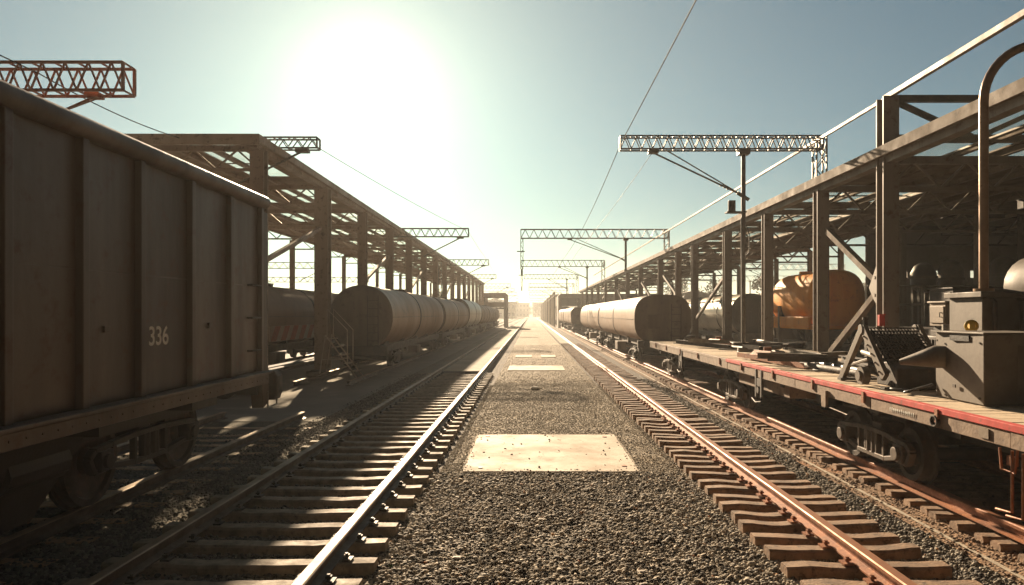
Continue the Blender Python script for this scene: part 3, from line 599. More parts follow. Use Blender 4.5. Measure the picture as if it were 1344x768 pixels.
# flat wagon
def flat_wagon():
    X0, X1, Y0, Y1, zd = 3.6, 6.4, 1.5, 21.7, 1.17
    t = thing('flat_wagon', 'long flat wagon with weathered plank deck and red edge stripe on the right', 'flat wagon', (5.0, Y0, 0))
    x0, x1, L = X0 - 5.0, X1 - 5.0, Y1 - Y0
    d = MB(); y = 0.0
    while y < L - .02:
        w_ = random.uniform(.15, .2); w_ = min(w_, L - y)
        d.box(x0 + .07 + random.uniform(0, .012), x1 - .07, y, y + w_ - .012, zd - .06, zd - .006 + random.uniform(-.005, .004)); y += w_
    d.build('deck', M['deck_wood'], t)
    for s, nm in ((x0, 1), (x1, -1)):
        b = MB(); q = 0
        while q < L:                              # rubbing strake in lengths, with small steps between them
            q2 = min(L, q + random.uniform(1.3, 2.4)); dx = random.uniform(0, .006)
            b.box(s + (0 - dx) * nm if nm > 0 else s - .07, s + .07 if nm > 0 else s + dx, q, q2 - .008, zd - .18, zd - .052); q = q2
        b.build('side_sill', M['sill_wood'], t, bevel=.004)
    lim = 13.5 - Y0
    b = MB(); b.box(x0 - .016, x0 + .06, 0, 13.2 - Y0, zd - .050, zd + .004); b.build('edge_strip', M['red'], t, bevel=.004, label='red painted deck edge')
    b = MB(); b.box(x0 - .010, x0 + .06, 13.2 - Y0 + .004, L, zd - .050, zd + .002); b.build('edge_strip', M['sill_wood'], t, bevel=.004, label='bare timber deck edge')
    br = MB(); 
    for yy in (5.0, 6.3, 7.7, 9.1, 10.6, 12.2, 13.6, 15.4, 17.2, 19.0, 20.6):
        q = yy - Y0; MB().box(x0 - .028, x0 - .004, q, q + .05, zd - .13, zd - .01).build('stake_pocket', M['rust'], t)
    hk = MB()
    for yy in (8.65,): q = yy - Y0; hk.prism([(q, zd - .30), (q + .12, zd - .30), (q + .14, zd - .1), (q, zd - .1)], 'x', x0 - .045, x0 - .01); hk.tube([(x0 - .03, q + .1, zd - .28), (x0 - .0, q - .5, zd - .32)], .008, 6)
    hk.build('lashing_hook', M['sill_wood'], t)
    rg = MB(); c = (x0 - .03, 6.35 - Y0, zd - .12); rg.tube([(c[0], c[1] + .05 * math.cos(a), c[2] + .045 * math.sin(a)) for a in np.linspace(0, 6.28, 14)], .010, 6); rg.disc((x0 - .012, c[1], c[2]), 'x', .055, .02, 16); rg.build('ring', M['dark_steel'], t, smooth=True)
    pl = MB(); pl.box(x0 - .012, x0 - .003, 5.62 - Y0, 5.74 - Y0, zd - .155, zd - .075); pl.build('data_plate', M['lit_beam'], t)
    # stencilled, illegible row of small marks on the sill
    ms = MB(); q = 6.7
    for i in range(13):
        h = random.uniform(.018, .028); ms.box(x0 - .0105, x0 - .0085, 6.72 - Y0 + i * .036, 6.72 - Y0 + i * .036 + random.uniform(.012, .026), zd - .125, zd - .125 + h)
        ms.box(x0 - .0105, x0 - .0085, 6.72 - Y0 + i * .036 + .006, 6.72 - Y0 + i * .036 + .012, zd - .142, zd - .126)
    ms.build('stencil_marks', M['white'], t)
    uf = MB()
    for q in (4.45 - 5, 5.35 - 5): uf.box(q - .08, q + .08, .1, L - .1, .72, zd - .07)
    for q in np.arange(.3, L, 1.45): uf.box(x0 + .09, x1 - .09, q, q + .1, .92, zd - .064)
    uf.box(x0 + .3, x1 - .3, L - .12, L - .02, .8, zd - .064); uf.box(x0 + .55, x0 + .75, 10.0 - Y0, 13.3 - Y0, .72, 1.08)
    uf.build('underframe', M['black_steel'], t)
    ax = MB(); ax.box(x0 + .12, x0 + .5, 10.3 - Y0, 12.8 - Y0, .78, .99); ax.build('side_box', M['sill_wood'], t, bevel=.01)
    for cy0 in (8.35, 14.2, 20.5): bogie(t, cy0 - Y0, 4.15 - 5, 5.585 - 5, .29, 1.35, .85, M['bogie_cast'])
    # hanging step brackets
    for yy in (11.3, 17.2):
        q = yy - Y0; b = MB(); b.box(x0 - .02, x0 + .02, q - .16, q - .10, .70, 1.12); b.box(x0 - .02, x0 + .02, q + .10, q + .16, .68, 1.12); b.box(x0 - .015, x0 + .04, q - .09, q + .09, .86, .98)
        b.disc((x0 + .0, q, .80), 'x', .055, .06, 12); b.tube([(x0 - .02, q - .16, .70), (x0 - .04, q - .22, .64), (x0 - .04, q + .05, .60), (x0 - .02, q + .3, .64)], .013, 7); b.build('step_bracket', M['dark_steel'], t, bevel=.004)
    b = MB(); q = 5.35 - Y0; b.tube([(x0, q - .05, .99), (x0 - .02, q - .05, .82), (x0 - .02, q + .1, .82), (x0 - .02, q + .12, .98)], .011, 7); b.tube([(x0 - .02, q - .02, .98), (x0 - .02, q - .02, .52), (x0 - .02, q + .16, .50)], .012, 7)
    b.tube([(x0 - .02, q - .14, .98), (x0 - .02, q - .14, .5), (x0 - .02, q + .04, .48)], .012, 7); b.box(x0 - .01, x0 + .03, q - .02, q + .06, .86, .93); b.build('end_step', M['rust'], t, smooth=True)
    for sx in (-.75, .9):
        bf = MB(); bf.tube([(sx, L, 1.0), (sx, L + .2, 1.0)], .06, 10); bf.disc((sx, L + .22, 1.0), 'y', .16, .03, 20); bf.build('buffer', M['black_steel'], t, smooth=True)
    return t
flat_wagon()

# orange tank wagon
def orange_wagon():
    X, Y, L, a = 10.35, 24.0, 4.6, .98; z0, z1 = 1.55, 3.5
    t = thing('orange_tank_wagon', 'short orange tank wagon on a dark frame behind the right canopy posts', 'tank wagon', (X, Y, 0))
    cz, b = (z0 + z1) / 2, (z1 - z0) / 2; rings = []
    for y, k in ((0, .55), (.05, .8), (.14, .93), (.3, 1), (L * .5, 1.0), (L - .9, 1), (L - .4, .9), (L - .12, .72), (L, .5)): rings.append(superring(0, cz, a * k, b * k, y, 2.5, 48))
    MB().loft(rings).build('tank', M['orange'], t, smooth=True)
    sk = MB(); sk.box(-a - .03, a + .03, .2, L - .2, z0 - .08, z0 + .05); sk.box(-a - .05, -a + .05, .1, L - .1, z0 - .02, z0 + .35); sk.build('skirt', M['orange'], t, bevel=.02)
    d = MB(); d.box(.15, .5, -.035, .1, 2.55, 2.95) ; d.box(.1, .55, -.02, .1, 2.5, 3.0); d.build('end_door', M['orange'], t, bevel=.01)
    [MB().tube([(0, q, z1 - .03), (0, q, z1 + .09)], .23, 18).build('hatch', M['orange'], t, smooth=True) for q in (1.6, 3.0)]
    for s in (-1, 1):
        for q in (.5, L - .9):
            lg = MB(); lg.bar((s * a * .95, q, z0 - .05), (s * .75, q + .45, 1.0), .07); lg.bar((s * a * .95, q + .95, z0 - .05), (s * .75, q + .5, 1.0), .07)
            lg.build('strut', M['grey_box'], t)
    hopper = MB(); hopper.loft([[(-.7, .8, z0), (.7, .8, z0), (.7, L - .8, z0), (-.7, L - .8, z0)], [(-.2, 1.7, .85), (.2, 1.7, .85), (.2, L - 1.7, .85), (-.2, L - 1.7, .85)]]); hopper.build('hopper', M['dark_steel'], t)
    uf = MB(); uf.box(-.9, .9, -.6, L + .5, .84, 1.0); uf.box(-.95, -.8, -.6, L + .5, .8, 1.05); uf.box(.8, .95, -.6, L + .5, .8, 1.05); uf.build('underframe', M['dark_steel'], t, bevel=.01)
    for cy0 in (.5, L - .6): bogie(t, cy0, 9.65 - X, 11.05 - X, .27, 1.1, .86)
    ld = MB(); [ld.tube([(-a - .08, q, 1.0), (-a - .08, q, 2.3)], .018, 6) for q in (L - .3, L - .0)]
    for z in np.arange(1.1, 2.3, .25): ld.tube([(-a - .08, L - .3, z), (-a - .08, L, z)], .014, 6)
    ld.build('ladder', M['orange'], t)
    return t
orange_wagon()

# far boxcars beyond the right portal
def boxcar(y0, L, label, m, zt=2.85, xs=3.95, xe=6.05):
    xc = (xs + xe) / 2; t = thing('boxcar', label, 'boxcar', (xc, y0, 0), 0, 'boxcars along the long hall'); hw = (xe - xs) / 2
    b = MB(); b.box(-hw, hw, 0, L, .95, zt); b.build('body', m, t)
    r = MB(); r.prism([(-hw - .03, zt), (-hw * .6, zt + .14), (0, zt + .2), (hw * .6, zt + .14), (hw + .03, zt)], 'y', -.03, L + .03); r.build('roof', M['dark_steel'], t)
    d = MB(); d.box(-hw - .05, -hw - .003, L * .4, L * .6, 1.05, zt - .1); d.build('door', m, t)
    rb = MB(); 
    for q in np.linspace(.1, L - .1, 9): rb.box(-hw - .04, -hw - .002, q - .04, q + .04, .97, zt - .03)
    rb.build('ribs', m, t)
    for cy0 in (2, L - 2): bogie(t, cy0, 4.15 - xc, 5.585 - xc, .27, 1.25, .9)
for k in range(11):
    lb = ['first boxcar beyond the right portal, brown side under the white wall', 'second boxcar beyond the right portal', 'third boxcar beyond the right portal'][k] if k < 3 else 'small hazy boxcar far along the white hall wall'
    boxcar(107 + k * 14, 13.4, lb, [M['boxcar'], M['tan_end'], M['grey_tank']][k % 3])

# ------------------------------------------------------------------ canopies
def canopy(label, name, sgn, xe, xi, ze, ys, yend, ystart, pw, mp, mroof, mfas, glass, braces, zi=None, inner=True, ptops=None):
    t = thing(name, label, 'canopy', (xe, ys[0], 0)); ox, oy = xe, ys[0]; zi = zi or ze
    def zr(x): return ze + (zi - ze) * abs(x) / abs(xi - xe)       # local x -> roof underside
    w = xi - xe
    for k, y in enumerate(ys):
        wd = pw[k] if isinstance(pw, list) else pw; yy = y - oy; top = (ptops or {}).get(k, zr(0) - .12)
        p = MB(); h = wd / 2                     # H-section column
        p.box(-h, h, yy - h, yy - h * .72, 0, top); p.box(-h, h, yy + h * .72, yy + h, 0, top); p.box(-h * .14, h * .14, yy - h * .72 + .001, yy + h * .72 - .001, 0, top)
        if wd > .34: p.box(-h * .98, -h * .86, yy - h * .72 + .001, yy + h * .72 - .001, 0, top)
        po = p.build('post', mp, t, bevel=.006)
        f = MB(); f.box(-wd * .95, wd * .95, yy - wd * .95, yy + wd * .95, -.02, .16); f.box(-wd * .7, wd * .7, yy - wd * .7, yy + wd * .7, .161, .20); f.build('footing', M['wall_grey'], po, bevel=.012)
        if inner:
            q = MB(); q.box(w - h * .7, w + h * .7, yy - h * .7, yy + h * .7, 0, zr(w) - .12); q.build('post', mp, t, bevel=.006)
    # cross trusses at every post
    for k, y in enumerate(ys):
        yy = y - oy; q = MB(); zt = zr(0) - .05
        q.bar((0, yy, zr(0) - .09), (w, yy, zr(w) - .09), .12, .14)
        if k < 12:
            q.bar((0, yy, zr(0) - .62), (w, yy, zr(w) - .62), .06, .07)
            n = 6
            for i in range(n):
                a = w * i / n; b = w * (i + .5) / n; c = w * (i + 1) / n
                q.bar((a, yy, zr(a) - .60), (b, yy, zr(b) - .12), .04); q.bar((b, yy, zr(b) - .12), (c, yy, zr(c) - .60), .04)
        q.build('truss', mp, t)
    # longitudinal purlins
    L0, L1 = ystart - oy, yend - oy
    for fr in (.22, .36, .5, .64, .8, .98):
        q = MB(); x = w * fr; q.box(min(x - .05, x + .05), max(x - .05, x + .05), L0 + .05, L1, zr(x) - .02, zr(x) + .08) ; q.build('purlin', mfas if fr in (.22, .36) else mp, t)
    f = MB(); s = -1 if w > 0 else 1
    f.box(min(s * .14, s * .22), max(s * .14, s * .22), L0, L1, ze - .05, ze + .14); f.build('fascia', mfas, t, bevel=.006)
    f = MB(); f.box(-.10, .10, L0 + .1, L1, ze - .16, ze - .05 + .02); f.build('eaves_beam', mp, t)
    f = MB(); f.box(min(s * .22, w), max(s * .22, w), L0 - .08, L0, ze - (.12 if w < 0 else .35), ze + .14); f.build('end_fascia', mfas, t, bevel=.006)
    # roof sheets by bay, leaving skylight openings
    e = [ystart] + list(ys[1:]) + [yend]
    roof = MB(); a0 = s * .14
    for k in range(len(e) - 1):
        y0, y1 = e[k] - oy, e[k + 1] - oy
        if y1 <= y0 + .2: continue
        g0, g1 = y0 + (y1 - y0) * .14, y1 - (y1 - y0) * .14
        gl = [(w * a, w * b) for a, b in glass]
        cuts = [a0] + [c for g in gl for c in g] + [w + (-s) * .3]
        for i in range(len(cuts) - 1):
            x0, x1 = cuts[i], cuts[i + 1]; isg = i % 2 == 1
            def slabv(xa, xb, ya, yb, mb, th=.03, dz=0):
                va = [(xa, zr(xa) + .085 + dz), (xb, zr(xb) + .085 + dz)]
                vs = [(xa, ya, va[0][1]), (xb, ya, va[1][1]), (xb, yb, va[1][1]), (xa, yb, va[0][1])]; vs += [(p[0], p[1], p[2] + th) for p in vs]
                mb.add(vs, [(3, 2, 1, 0), (4, 5, 6, 7), (0, 1, 5, 4), (1, 2, 6, 5), (2, 3, 7, 6), (3, 0, 4, 7)])
            if isg:
                slabv(x0, x1, y0, g0, roof); slabv(x0, x1, g1, y1 - .002, roof)
                if k < 14:
                    sk = MB(); slabv(x0, x1, g0 + .002, g1 - .002, sk, .012); sk.build('skylight', M['skylight'], t)
                    mu = MB(); mu.bar(((x0 + x1) / 2, g0, zr((x0 + x1) / 2) + .07), ((x0 + x1) / 2, g1, zr((x0 + x1) / 2) + .07), .03); mu.bar((x0, (g0 + g1) / 2, zr(x0) + .06), (x1, (g0 + g1) / 2, zr(x1) + .06), .03); mu.build('skylight_bar', mp, t)
            else: slabv(x0, x1, y0 + .001, y1 - .001, roof)
    roof.build('roof', mroof, t)
    for (ya, za, yb, zb, th) in braces:
        q = MB(); q.bar((0, ya - oy, za), (0, yb - oy, zb), th, th); q.build('brace', mp if th < .12 else mfas, t)
    return t
YL = [17.9 + 5.5 * k for k in range(16)]
br = []
for k in (0, 2, 4, 7, 10): br.append((YL[k] + .2, 3.3, YL[k + 1] - .3, 4.75, .11))
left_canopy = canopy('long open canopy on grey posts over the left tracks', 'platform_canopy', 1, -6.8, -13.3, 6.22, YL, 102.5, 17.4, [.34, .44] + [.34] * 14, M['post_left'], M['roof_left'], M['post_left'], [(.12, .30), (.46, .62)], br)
YR = [13.26, 16.3, 20.0, 24.1, 28.9, 32.1, 36.5, 43.1, 48.9, 55.4, 63.3, 70.5, 77.6, 85, 92]
br = [(15.95, 3.86, 13.62, 2.62, .12), (15.75, 1.15, 13.62, 2.40, .12), (35.6, 3.9, 29.4, 1.9, .11), (42.8, 3.9, 37, 2.2, .1), (24.3, 3.3, 28.6, 1.8, .1), (55, 4, 49.3, 2.2, .1)]
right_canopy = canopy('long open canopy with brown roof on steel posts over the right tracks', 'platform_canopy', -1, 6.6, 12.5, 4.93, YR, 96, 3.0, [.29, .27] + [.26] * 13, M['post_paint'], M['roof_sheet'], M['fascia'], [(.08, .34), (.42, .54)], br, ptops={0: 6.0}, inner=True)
# gusset on the big post, high bar and its portal frame
g = MB(); g.prism([(.13, 2.12), (.32, 2.28), (.50, 2.5), (.34, 2.72), (.13, 3.0)], 'x', -.02, .02); g.disc((-.03, .24, 2.35), 'x', .03, .03, 8); g.disc((-.03, .24, 2.68), 'x', .03, .03, 8); g.v = [(p[0] - .09, p[1] + .0, p[2]) for p in g.v]; g.build('gusset', M['post_paint'], right_canopy)
hb = MB(); hb.bar((0, -12, 6.02), (0, .05, 6.02), .085, .085); hb.bar((0, .05, 6.0), (0, 62, 6.05), .055, .06); hb.build('high_rail', M['lit_beam'], right_canopy)
pf = MB(); pf.bar((.0, .0, 5.98), (6.5, 0, 5.98), .10, .12); pf.bar((0, 0, 5.24), (6.5, 0, 5.24), .10, .14); pf.bar((.1, .0, 5.95), (1.55, 0, 5.28), .09, .09); pf.bar((3.2, .0, 5.95), (1.7, 0, 5.28), .09, .09); pf.build('portal_frame', M['dark_steel'], right_canopy)

# second, deeper shed on the right with dark back wall
def shed():
    t = thing('goods_shed', 'dark open goods shed full of pipes and frames behind the right canopy', 'shed', (12.9, 3, 0))
    r = MB(); r.box(.0, 10, 0, 24, 5.2, 5.3); r.build('roof', M['roof_sheet'], t)
    wl = MB(); wl.box(10, 10.2, 0, 24, 0, 5.2); wl.build('wall', M['wall_grey'], t)
    wl = MB(); wl.box(-.3, 10, 23.8, 24, 0, 3.35); wl.box(-.3, 10, 23.8, 24, 3.62, 5.2); [wl.box(x, x + .25, 23.82, 23.98, 3.351, 3.619) for x in (-.3, 1.2, 3.3, 4.0, 6.1, 8.2, 9.6)]; wl.build('wall', M['wall_grey'], t)
    wl = MB(); wl.box(-3.6, -.302, 23.85, 24.0, 0, 2.3); wl.build('low_wall', M['wall_grey'], t)
    for x in (.2, 3.4, 6.6, 9.8):
        for y in (2, 9, 16, 23): q = MB(); q.box(x - .12, x + .12, y - .12, y + .12, 0, 5.2); q.build('post', M['dark_steel'], t)
    for y in (2, 5.5, 9, 12.5, 16, 19.5, 23): q = MB(); q.bar((0, y, 5.1), (10, y, 5.1), .12, .18); q.bar((0, y, 4.5), (10, y, 4.5), .08, .08); [q.bar((i, y, 4.5), (i + .5, y, 5.1), .05) or q.bar((i + .5, y, 5.1), (i + 1, y, 4.5), .05) for i in range(10)]; q.build('truss', M['dark_steel'], t)
    for x in (2, 4, 6, 8): q = MB(); q.box(x - .05, x + .05, 0, 24, 5.0, 5.1); q.build('purlin', M['lit_beam'], t)
    q = MB(); [q.tube([(4.6, 22.9, z), (9.9, 22.9, z)], .04, 8) for z in (2.4, 2.9, 3.3)]; [q.tube([(x, 22.9, 0), (x, 22.9, 3.3)], .04, 8) for x in (5, 6.5, 8, 9.5)]; q.build('pipe_rack', M['galv'], t)
    return t
shed()
def silo(x, y, r, z0, z1, label, m):
    t = thing('storage_vessel', label, 'storage vessel', (x, y, 0), 0, 'vessels in the shed'); b = MB()
    pr = [(z0, r * .4), (z0 + .15, r), (z1 - .25, r), (z1 - .08, r * .7), (z1, r * .25)]
    b.tube([(0, 0, z) for z, _ in pr], [q for _, q in pr], 24); b.build('vessel', m, t, smooth=True)
    for a in range(4):
        l_ = MB(); l_.box(r * .7 * math.cos(a * 1.57 + .78) - .05, r * .7 * math.cos(a * 1.57 + .78) + .05, r * .7 * math.sin(a * 1.57 + .78) - .05, r * .7 * math.sin(a * 1.57 + .78) + .05, 0, z0 + .2); l_.build('leg', M['dark_steel'], t)
    for z in (z0 + .5, z1 - .5) if z1 - z0 > 1.5 else (z0 + .35,): MB().disc((0, 0, z), 'z', r + .03, .06, 24).build('band', M['dark_steel'], t)
silo(9.2, 16.8, .28, 2.5, 3.2, 'small black round-topped vessel on legs behind the shed cabinets', M['black_steel'])
silo(10.9, 18.6, .30, .5, 3.4, 'slim dark upright vessel, left of the pair in the dark shed', M['dark_steel'])
silo(12.4, 18.8, .34, .5, 3.5, 'slim dark upright vessel, right of the pair in the dark shed', M['dark_steel'])
def cabinet(x0, x1, y0, y1, z1, label, m, name='cabinet', z0=0):
    t = thing(name, label, 'cabinet', ((x0 + x1) / 2, y0, z0)); w = (x1 - x0) / 2; D = y1 - y0; h = z1 - z0
    MB().box(-w, w, 0, D, .06, h - .03).build('body', m, t, bevel=.012)
    MB().box(-w - .03, w + .03, -.03, D + .03, h - .029, h).build('lid', m, t, bevel=.006)
    MB().box(-w + .05, w - .05, .04, D - .04, 0, .059).build('plinth', M['black_steel'], t)
    d = MB(); d.box(-w - .018, -w - .001, D * .08, D * .92, .12, h - .09); d.build('door', m, t, bevel=.004)
    hd = MB(); hd.tube([(-w - .02, D * .2, h * .45), (-w - .05, D * .2, h * .45), (-w - .05, D * .2, h * .6), (-w - .02, D * .2, h * .6)], .010, 6); hd.build('handle', M['galv'], t)
    return t
def machine_line():
    t = thing('machine_platform', 'dark steel work platform with railing under the right canopy', 'platform', (7.2, 12.2, 0))
    MB().box(0, 3.6, 0, 3.4, 1.62, 1.72).build('platform_top', M['dark_steel'], t)
    for x in (.1, 1.8, 3.5):
        for y in (.1, 3.3): MB().box(x - .06, x + .06, y - .06, y + .06, 0, 1.62).build('leg', M['dark_steel'], t)
    r = MB(); [r.tube([(x, 3.35, 1.72), (x, 3.35, 2.6)], .025, 8) for x in (0.1, 1.3, 2.4, 3.5)]; r.tube([(.1, 3.35, 2.6), (3.5, 3.35, 2.6)], .025, 8); r.tube([(.1, 3.35, 2.2), (3.5, 3.35, 2.2)], .02, 8); r.build('railing', M['galv'], t, smooth=True)
    d = MB()
    for i in range(5): d.bar((.2 + i * .7, .06, .1), (.55 + i * .7, .06, 1.6), .05)
    d.box(.2, 3.4, .3, 2.8, .3, 1.3); d.build('undercroft', M['black_steel'], t)
machine_line()
cabinet(7.15, 7.5, 12.35, 12.85, 2.22, 'small beige cabinet standing on the dark platform under the canopy', M['lit_beam'], z0=1.72)
cabinet(7.9, 9.0, 13.4, 14.2, 2.5, 'wide dark cabinet behind the beige one on the platform', M['dark_steel'], z0=1.72)
def pump(x, y, z, label):
    t = thing('pump_unit', label, 'pump', (x, y, z)); b = MB(); b.tube([(-.35, 0, .3), (.3, 0, .3)], .2, 18); b.tube([(.3, 0, .3), (.42, 0, .3)], .26, 18); b.build('motor', M['dark_steel'], t, smooth=True)
    MB().box(-.4, .45, -.2, .2, 0, .1).build('base', M['black_steel'], t, bevel=.01)
    p = MB(); p.tube([(.38, 0, .5), (.38, 0, .9), (.45, 0, 1.0), (.9, 0, 1.0)], .05, 10); p.build('outlet_pipe', M['galv'], t, smooth=True)
pump(8.4, 11.9, 1.72 - 1.72, 'dark pump with an outlet pipe on the ground before the platform')
pump(9.9, 12.9, 1.72, 'dark pump on the work platform beside the wide cabinet')
for i, (x, y, z1, lb) in enumerate(((8.0, 9.8, 1.9, 'tall grey-brown cabinet behind the deck boxes near the right edge'), (9.4, 10.4, 2.3, 'taller grey cabinet further into the shade at the right edge'), (7.2, 10.6, 1.75, 'low grey cabinet behind the sloped grille on the wagon'))):
    cabinet(x, x + .9, y, y + .7, z1, lb, M['grey_box'])
pr = thing('stacked_pipes', 'frame of stacked pipes in the dark shed at the right edge', 'pipe rack', (13.4, 15.5, 0)); pm = MB()
for i in range(6):
    for j in range(7): pm.tube([(0 + j * .4, 0, .6 + i * .45), (j * .4, 4, .6 + i * .45)], .09, 8)
pm.build('pipes', M['galv'], pr, smooth=True); pm = MB(); [pm.box(x - .05, x + .05, y - .05, y + .05, 0, 3.6) for x in (-.3, 2.9) for y in (.3, 3.7)]; [pm.box(-.3, 2.9, y - .04, y + .04, .42 + i * .45, .48 + i * .45) for y in (.3, 3.7) for i in range(7)]; pm.build('frame', M['dark_steel'], pr)
rb = MB(); rb.box(-.05, .05, -.05, .03, -.10, .10); rb.box(-.06, .06, -.06, -.05, .10, .12); o = rb.build('red_signal_box', M['red'], loc=(6.36, 13.02, 1.88), bevel=.006); tag(o, 'small red box fixed low on the big canopy post', 'box')

# ------------------------------------------------------------------ load on the flat wagon
ZD = 1.175
def grille_machine():
    t = thing('grille_machine', 'sloped black grille on a grey A-shaped frame standing on the flat wagon', 'machine', (3.95, 8.4, ZD))
    # local: x right, y away
    for x in (-.04, .60):
        a = MB(); a.bar((x, .62, 0), (x, .05, .64), .055, .09); a.bar((x, .02, .66), (x, -.50, .12), .05, .11); a.bar((x, .45, .18), (x, -.1, .30), .03, .03); a.disc((x, .04, .64), 'x', .06, .07, 16)
        for k in range(5): a.disc((x - .03, -.05 - k * .09, .56 - k * .095), 'x', .012, .03, 8)
        a.build('side_frame', M['grey_box'], t, bevel=.006)
    g_ = MB(); A_, B_ = Vector((.0, -.02, .66)), Vector((.0, -.50, .28))
    for i in range(15):
        x = .02 + i * .038; g_.bar(A_ + Vector((x, 0, 0)), B_ + Vector((x, 0, 0)), .010, .014)
    for k in range(12):
        p_ = A_.lerp(B_, k / 11); g_.bar(p_ + Vector((.0, 0, 0)), p_ + Vector((.57, 0, 0)), .012, .016)
    g_.build('grille', M['dark_steel'], t)
    bk = MB(); bk.add([A_ + Vector((.02, .05, -.03)), A_ + Vector((.55, .05, -.03)), B_ + Vector((.55, .05, -.03)), B_ + Vector((.02, .05, -.03))] , [(0, 1, 2, 3)]); bk.build('backing', M['black_steel'], t)
    bx = MB(); bx.prism([(-.62, .02), (-.16, .02), (-.12, .26), (-.46, .30), (-.62, .22)], 'x', .03, .56); bx.build('trough', M['dark_steel'], t, bevel=.012)
    wh = MB(); wh.disc((-.10, -.10, .11), 'x', .105, .08, 22); wh.disc((-.15, -.10, .11), 'x', .06, .04, 18); wh.build('pulley', M['grey_box'], t, smooth=True)
    kn = MB(); kn.tube([(.0, .06, .68), (.0, .06, .76)], .025, 8); kn.disc((0, .06, .77), 'z', .035, .03, 10); kn.build('knob', M['dark_steel'], t)
    ft = MB(); ft.box(-.1, .64, .5, .6, 0, .03); ft.box(-.1, .64, -.6, -.5, 0, .025); ft.tube([(.2, -.75, .02), (.5, -.8, .05), (.7, -.7, .02)], .018, 6); ft.build('foot', M['dark_steel'], t)
grille_machine()
def deck_box():
    t = thing('deck_cabinet', 'big plain grey steel cabinet with a spout standing on the flat wagon', 'cabinet', (4.06, 6.42, ZD)); w, D, h = .74, .82, .64
    b = MB(); b.prism([(0, 0), (w, 0), (w, D), (.03, D)], 'z', 0, h); b.build('body', M['grey_box'], t, bevel=.008)
    MB().box(-.012, w + .012, -.012, D + .012, h + .001, h + .016).build('lid', M['grey_box'], t, bevel=.003)
    sl_ = MB(); sl_.box(-.004, -.001 + .02, .22, .52, h - .07, h - .02); sl_.build('slot', M['black_steel'], t)
    sp = MB(); sp.tube([(.04, .66, .40), (-.03, .70, .40), (-.10, .76, .38), (-.26, .95, .33)], [.11, .115, .09, .03], 16); sp.build('spout', M['grey_box'], t, smooth=True)
    sc = MB(); sc.box(-.012, -.001, .42, .46, .12, .15); [sc.disc((-.002, yy, zz), 'x', .010, .01, 8) for yy in (.06, .74) for zz in (.06, .56)]; sc.build('bolts', M['dark_steel'], t)
    vs_ = MB(); vs_.box(.30, .62, -.010, -.001, .10, .54); vs_.build('front_panel', M['grey_box'], t, bevel=.004)
deck_box()
def hose(pts, r, label, m=None):
    o0 = Vector(pts[0]); P = [Vector(p) - o0 for p in pts]; out = []
    for i in range(len(P) - 1):
        a, b = P[max(i - 1, 0)], P[i]; c, d = P[i + 1], P[min(i + 2, len(P) - 1)]
        for k in range(6):
            t = k / 6; out.append(.5 * ((2 * b) + (c - a) * t + (2 * a - 5 * b + 4 * c - d) * t * t + (3 * b - a - 3 * c + d) * t ** 3))
    out.append(P[-1]); o = MB().tube(out, r, 8).build('hose', m or M['black_steel'], loc=o0, smooth=True); return tag(o, label, 'hose', 'hoses and cables round the deck machines')
Z = ZD + .015
hose([(4.02, 7.9, Z), (3.9, 7.75, Z), (3.98, 7.55, Z), (3.86, 7.4, Z), (3.95, 7.3, Z + .05), (4.05, 7.22, Z + .1)], .014, 'black hose on the deck between the grille machine and the plain cabinet')
hose([(4.7, 8.2, Z), (4.6, 8.0, Z + .12), (4.72, 7.8, Z + .3), (4.78, 7.6, Z + .5)], .018, 'thick hose rising behind the grille machine to the pipe cabinet')
hose([(4.1, 9.4, Z), (4.3, 9.9, Z), (4.1, 10.4, Z), (4.5, 11.0, Z), (4.35, 11.8, Z)], .012, 'thin cable snaking over the deck beyond the grille machine')
hose([(4.95, 7.5, ZD + 1.07), (5.1, 7.3, ZD + 1.0), (5.2, 7.2, ZD + .8), (5.15, 7.1, ZD + .4), (5.3, 7.0, Z)], .018, 'black hose hanging from the pipe cabinet at the right edge')
for i, (x, y, w_, d_, h_, lb) in enumerate(((4.95, 8.5, .5, .4, .34, 'low dark gearbox behind the grille machine'), (5.3, 9.1, .45, .5, .55, 'upright dark motor block under the canopy brace'), (5.75, 8.3, .5, .5, .75, 'dark ribbed engine block behind the deck cabinets'))):
    t_ = thing('machine_block', lb, 'machine', (x, y, ZD)); MB().box(-w_ / 2, w_ / 2, -d_ / 2, d_ / 2, 0, h_).build('housing', M['dark_steel'], t_, bevel=.02)
    q = MB()
    for k in range(6): q.box(-w_ / 2 - .02, -w_ / 2 - .001, -d_ / 2 + .03 + k * d_ / 6.5, -d_ / 2 + .045 + k * d_ / 6.5, .05, h_ - .05)
    q.build('cooling_fins', M['black_steel'], t_); MB().tube([(0, 0, h_ - .01), (0, 0, h_ + .14)], .07, 12).build('filler_neck', M['galv'], t_, smooth=True)
    MB().disc((0, -d_ / 2 - .03, h_ * .5), 'y', min(w_, h_) * .3, .06, 20).build('flywheel', M['grey_box'], t_, smooth=True)
def tall_box():
    t = thing('pipe_cabinet', 'upright grey cabinet behind the plain deck cabinet, carrying the tall bent pipe', 'cabinet', (4.76, 7.55, ZD)); h = 1.06
    MB().box(0, .62, 0, .6, 0, h - .06).build('body', M['grey_box'], t, bevel=.01)
    MB().box(-.04, .66, -.04, .64, h - .059, h).build('lid', M['grey_box'], t, bevel=.006)
    pi = MB(); [pi.tube([(x, -.05, .3), (x, -.05, .95), (x, .0, .98)], .022, 8) for x in (.10, .38)]; pi.tube([(.1, -.06, .42), (.25, -.10, .5), (.38, -.05, .42)], .014, 6); pi.box(.3, .5, -.03, -.001, .2, .6); pi.build('side_pipes', M['dark_steel'], t, smooth=True)
tall_box()
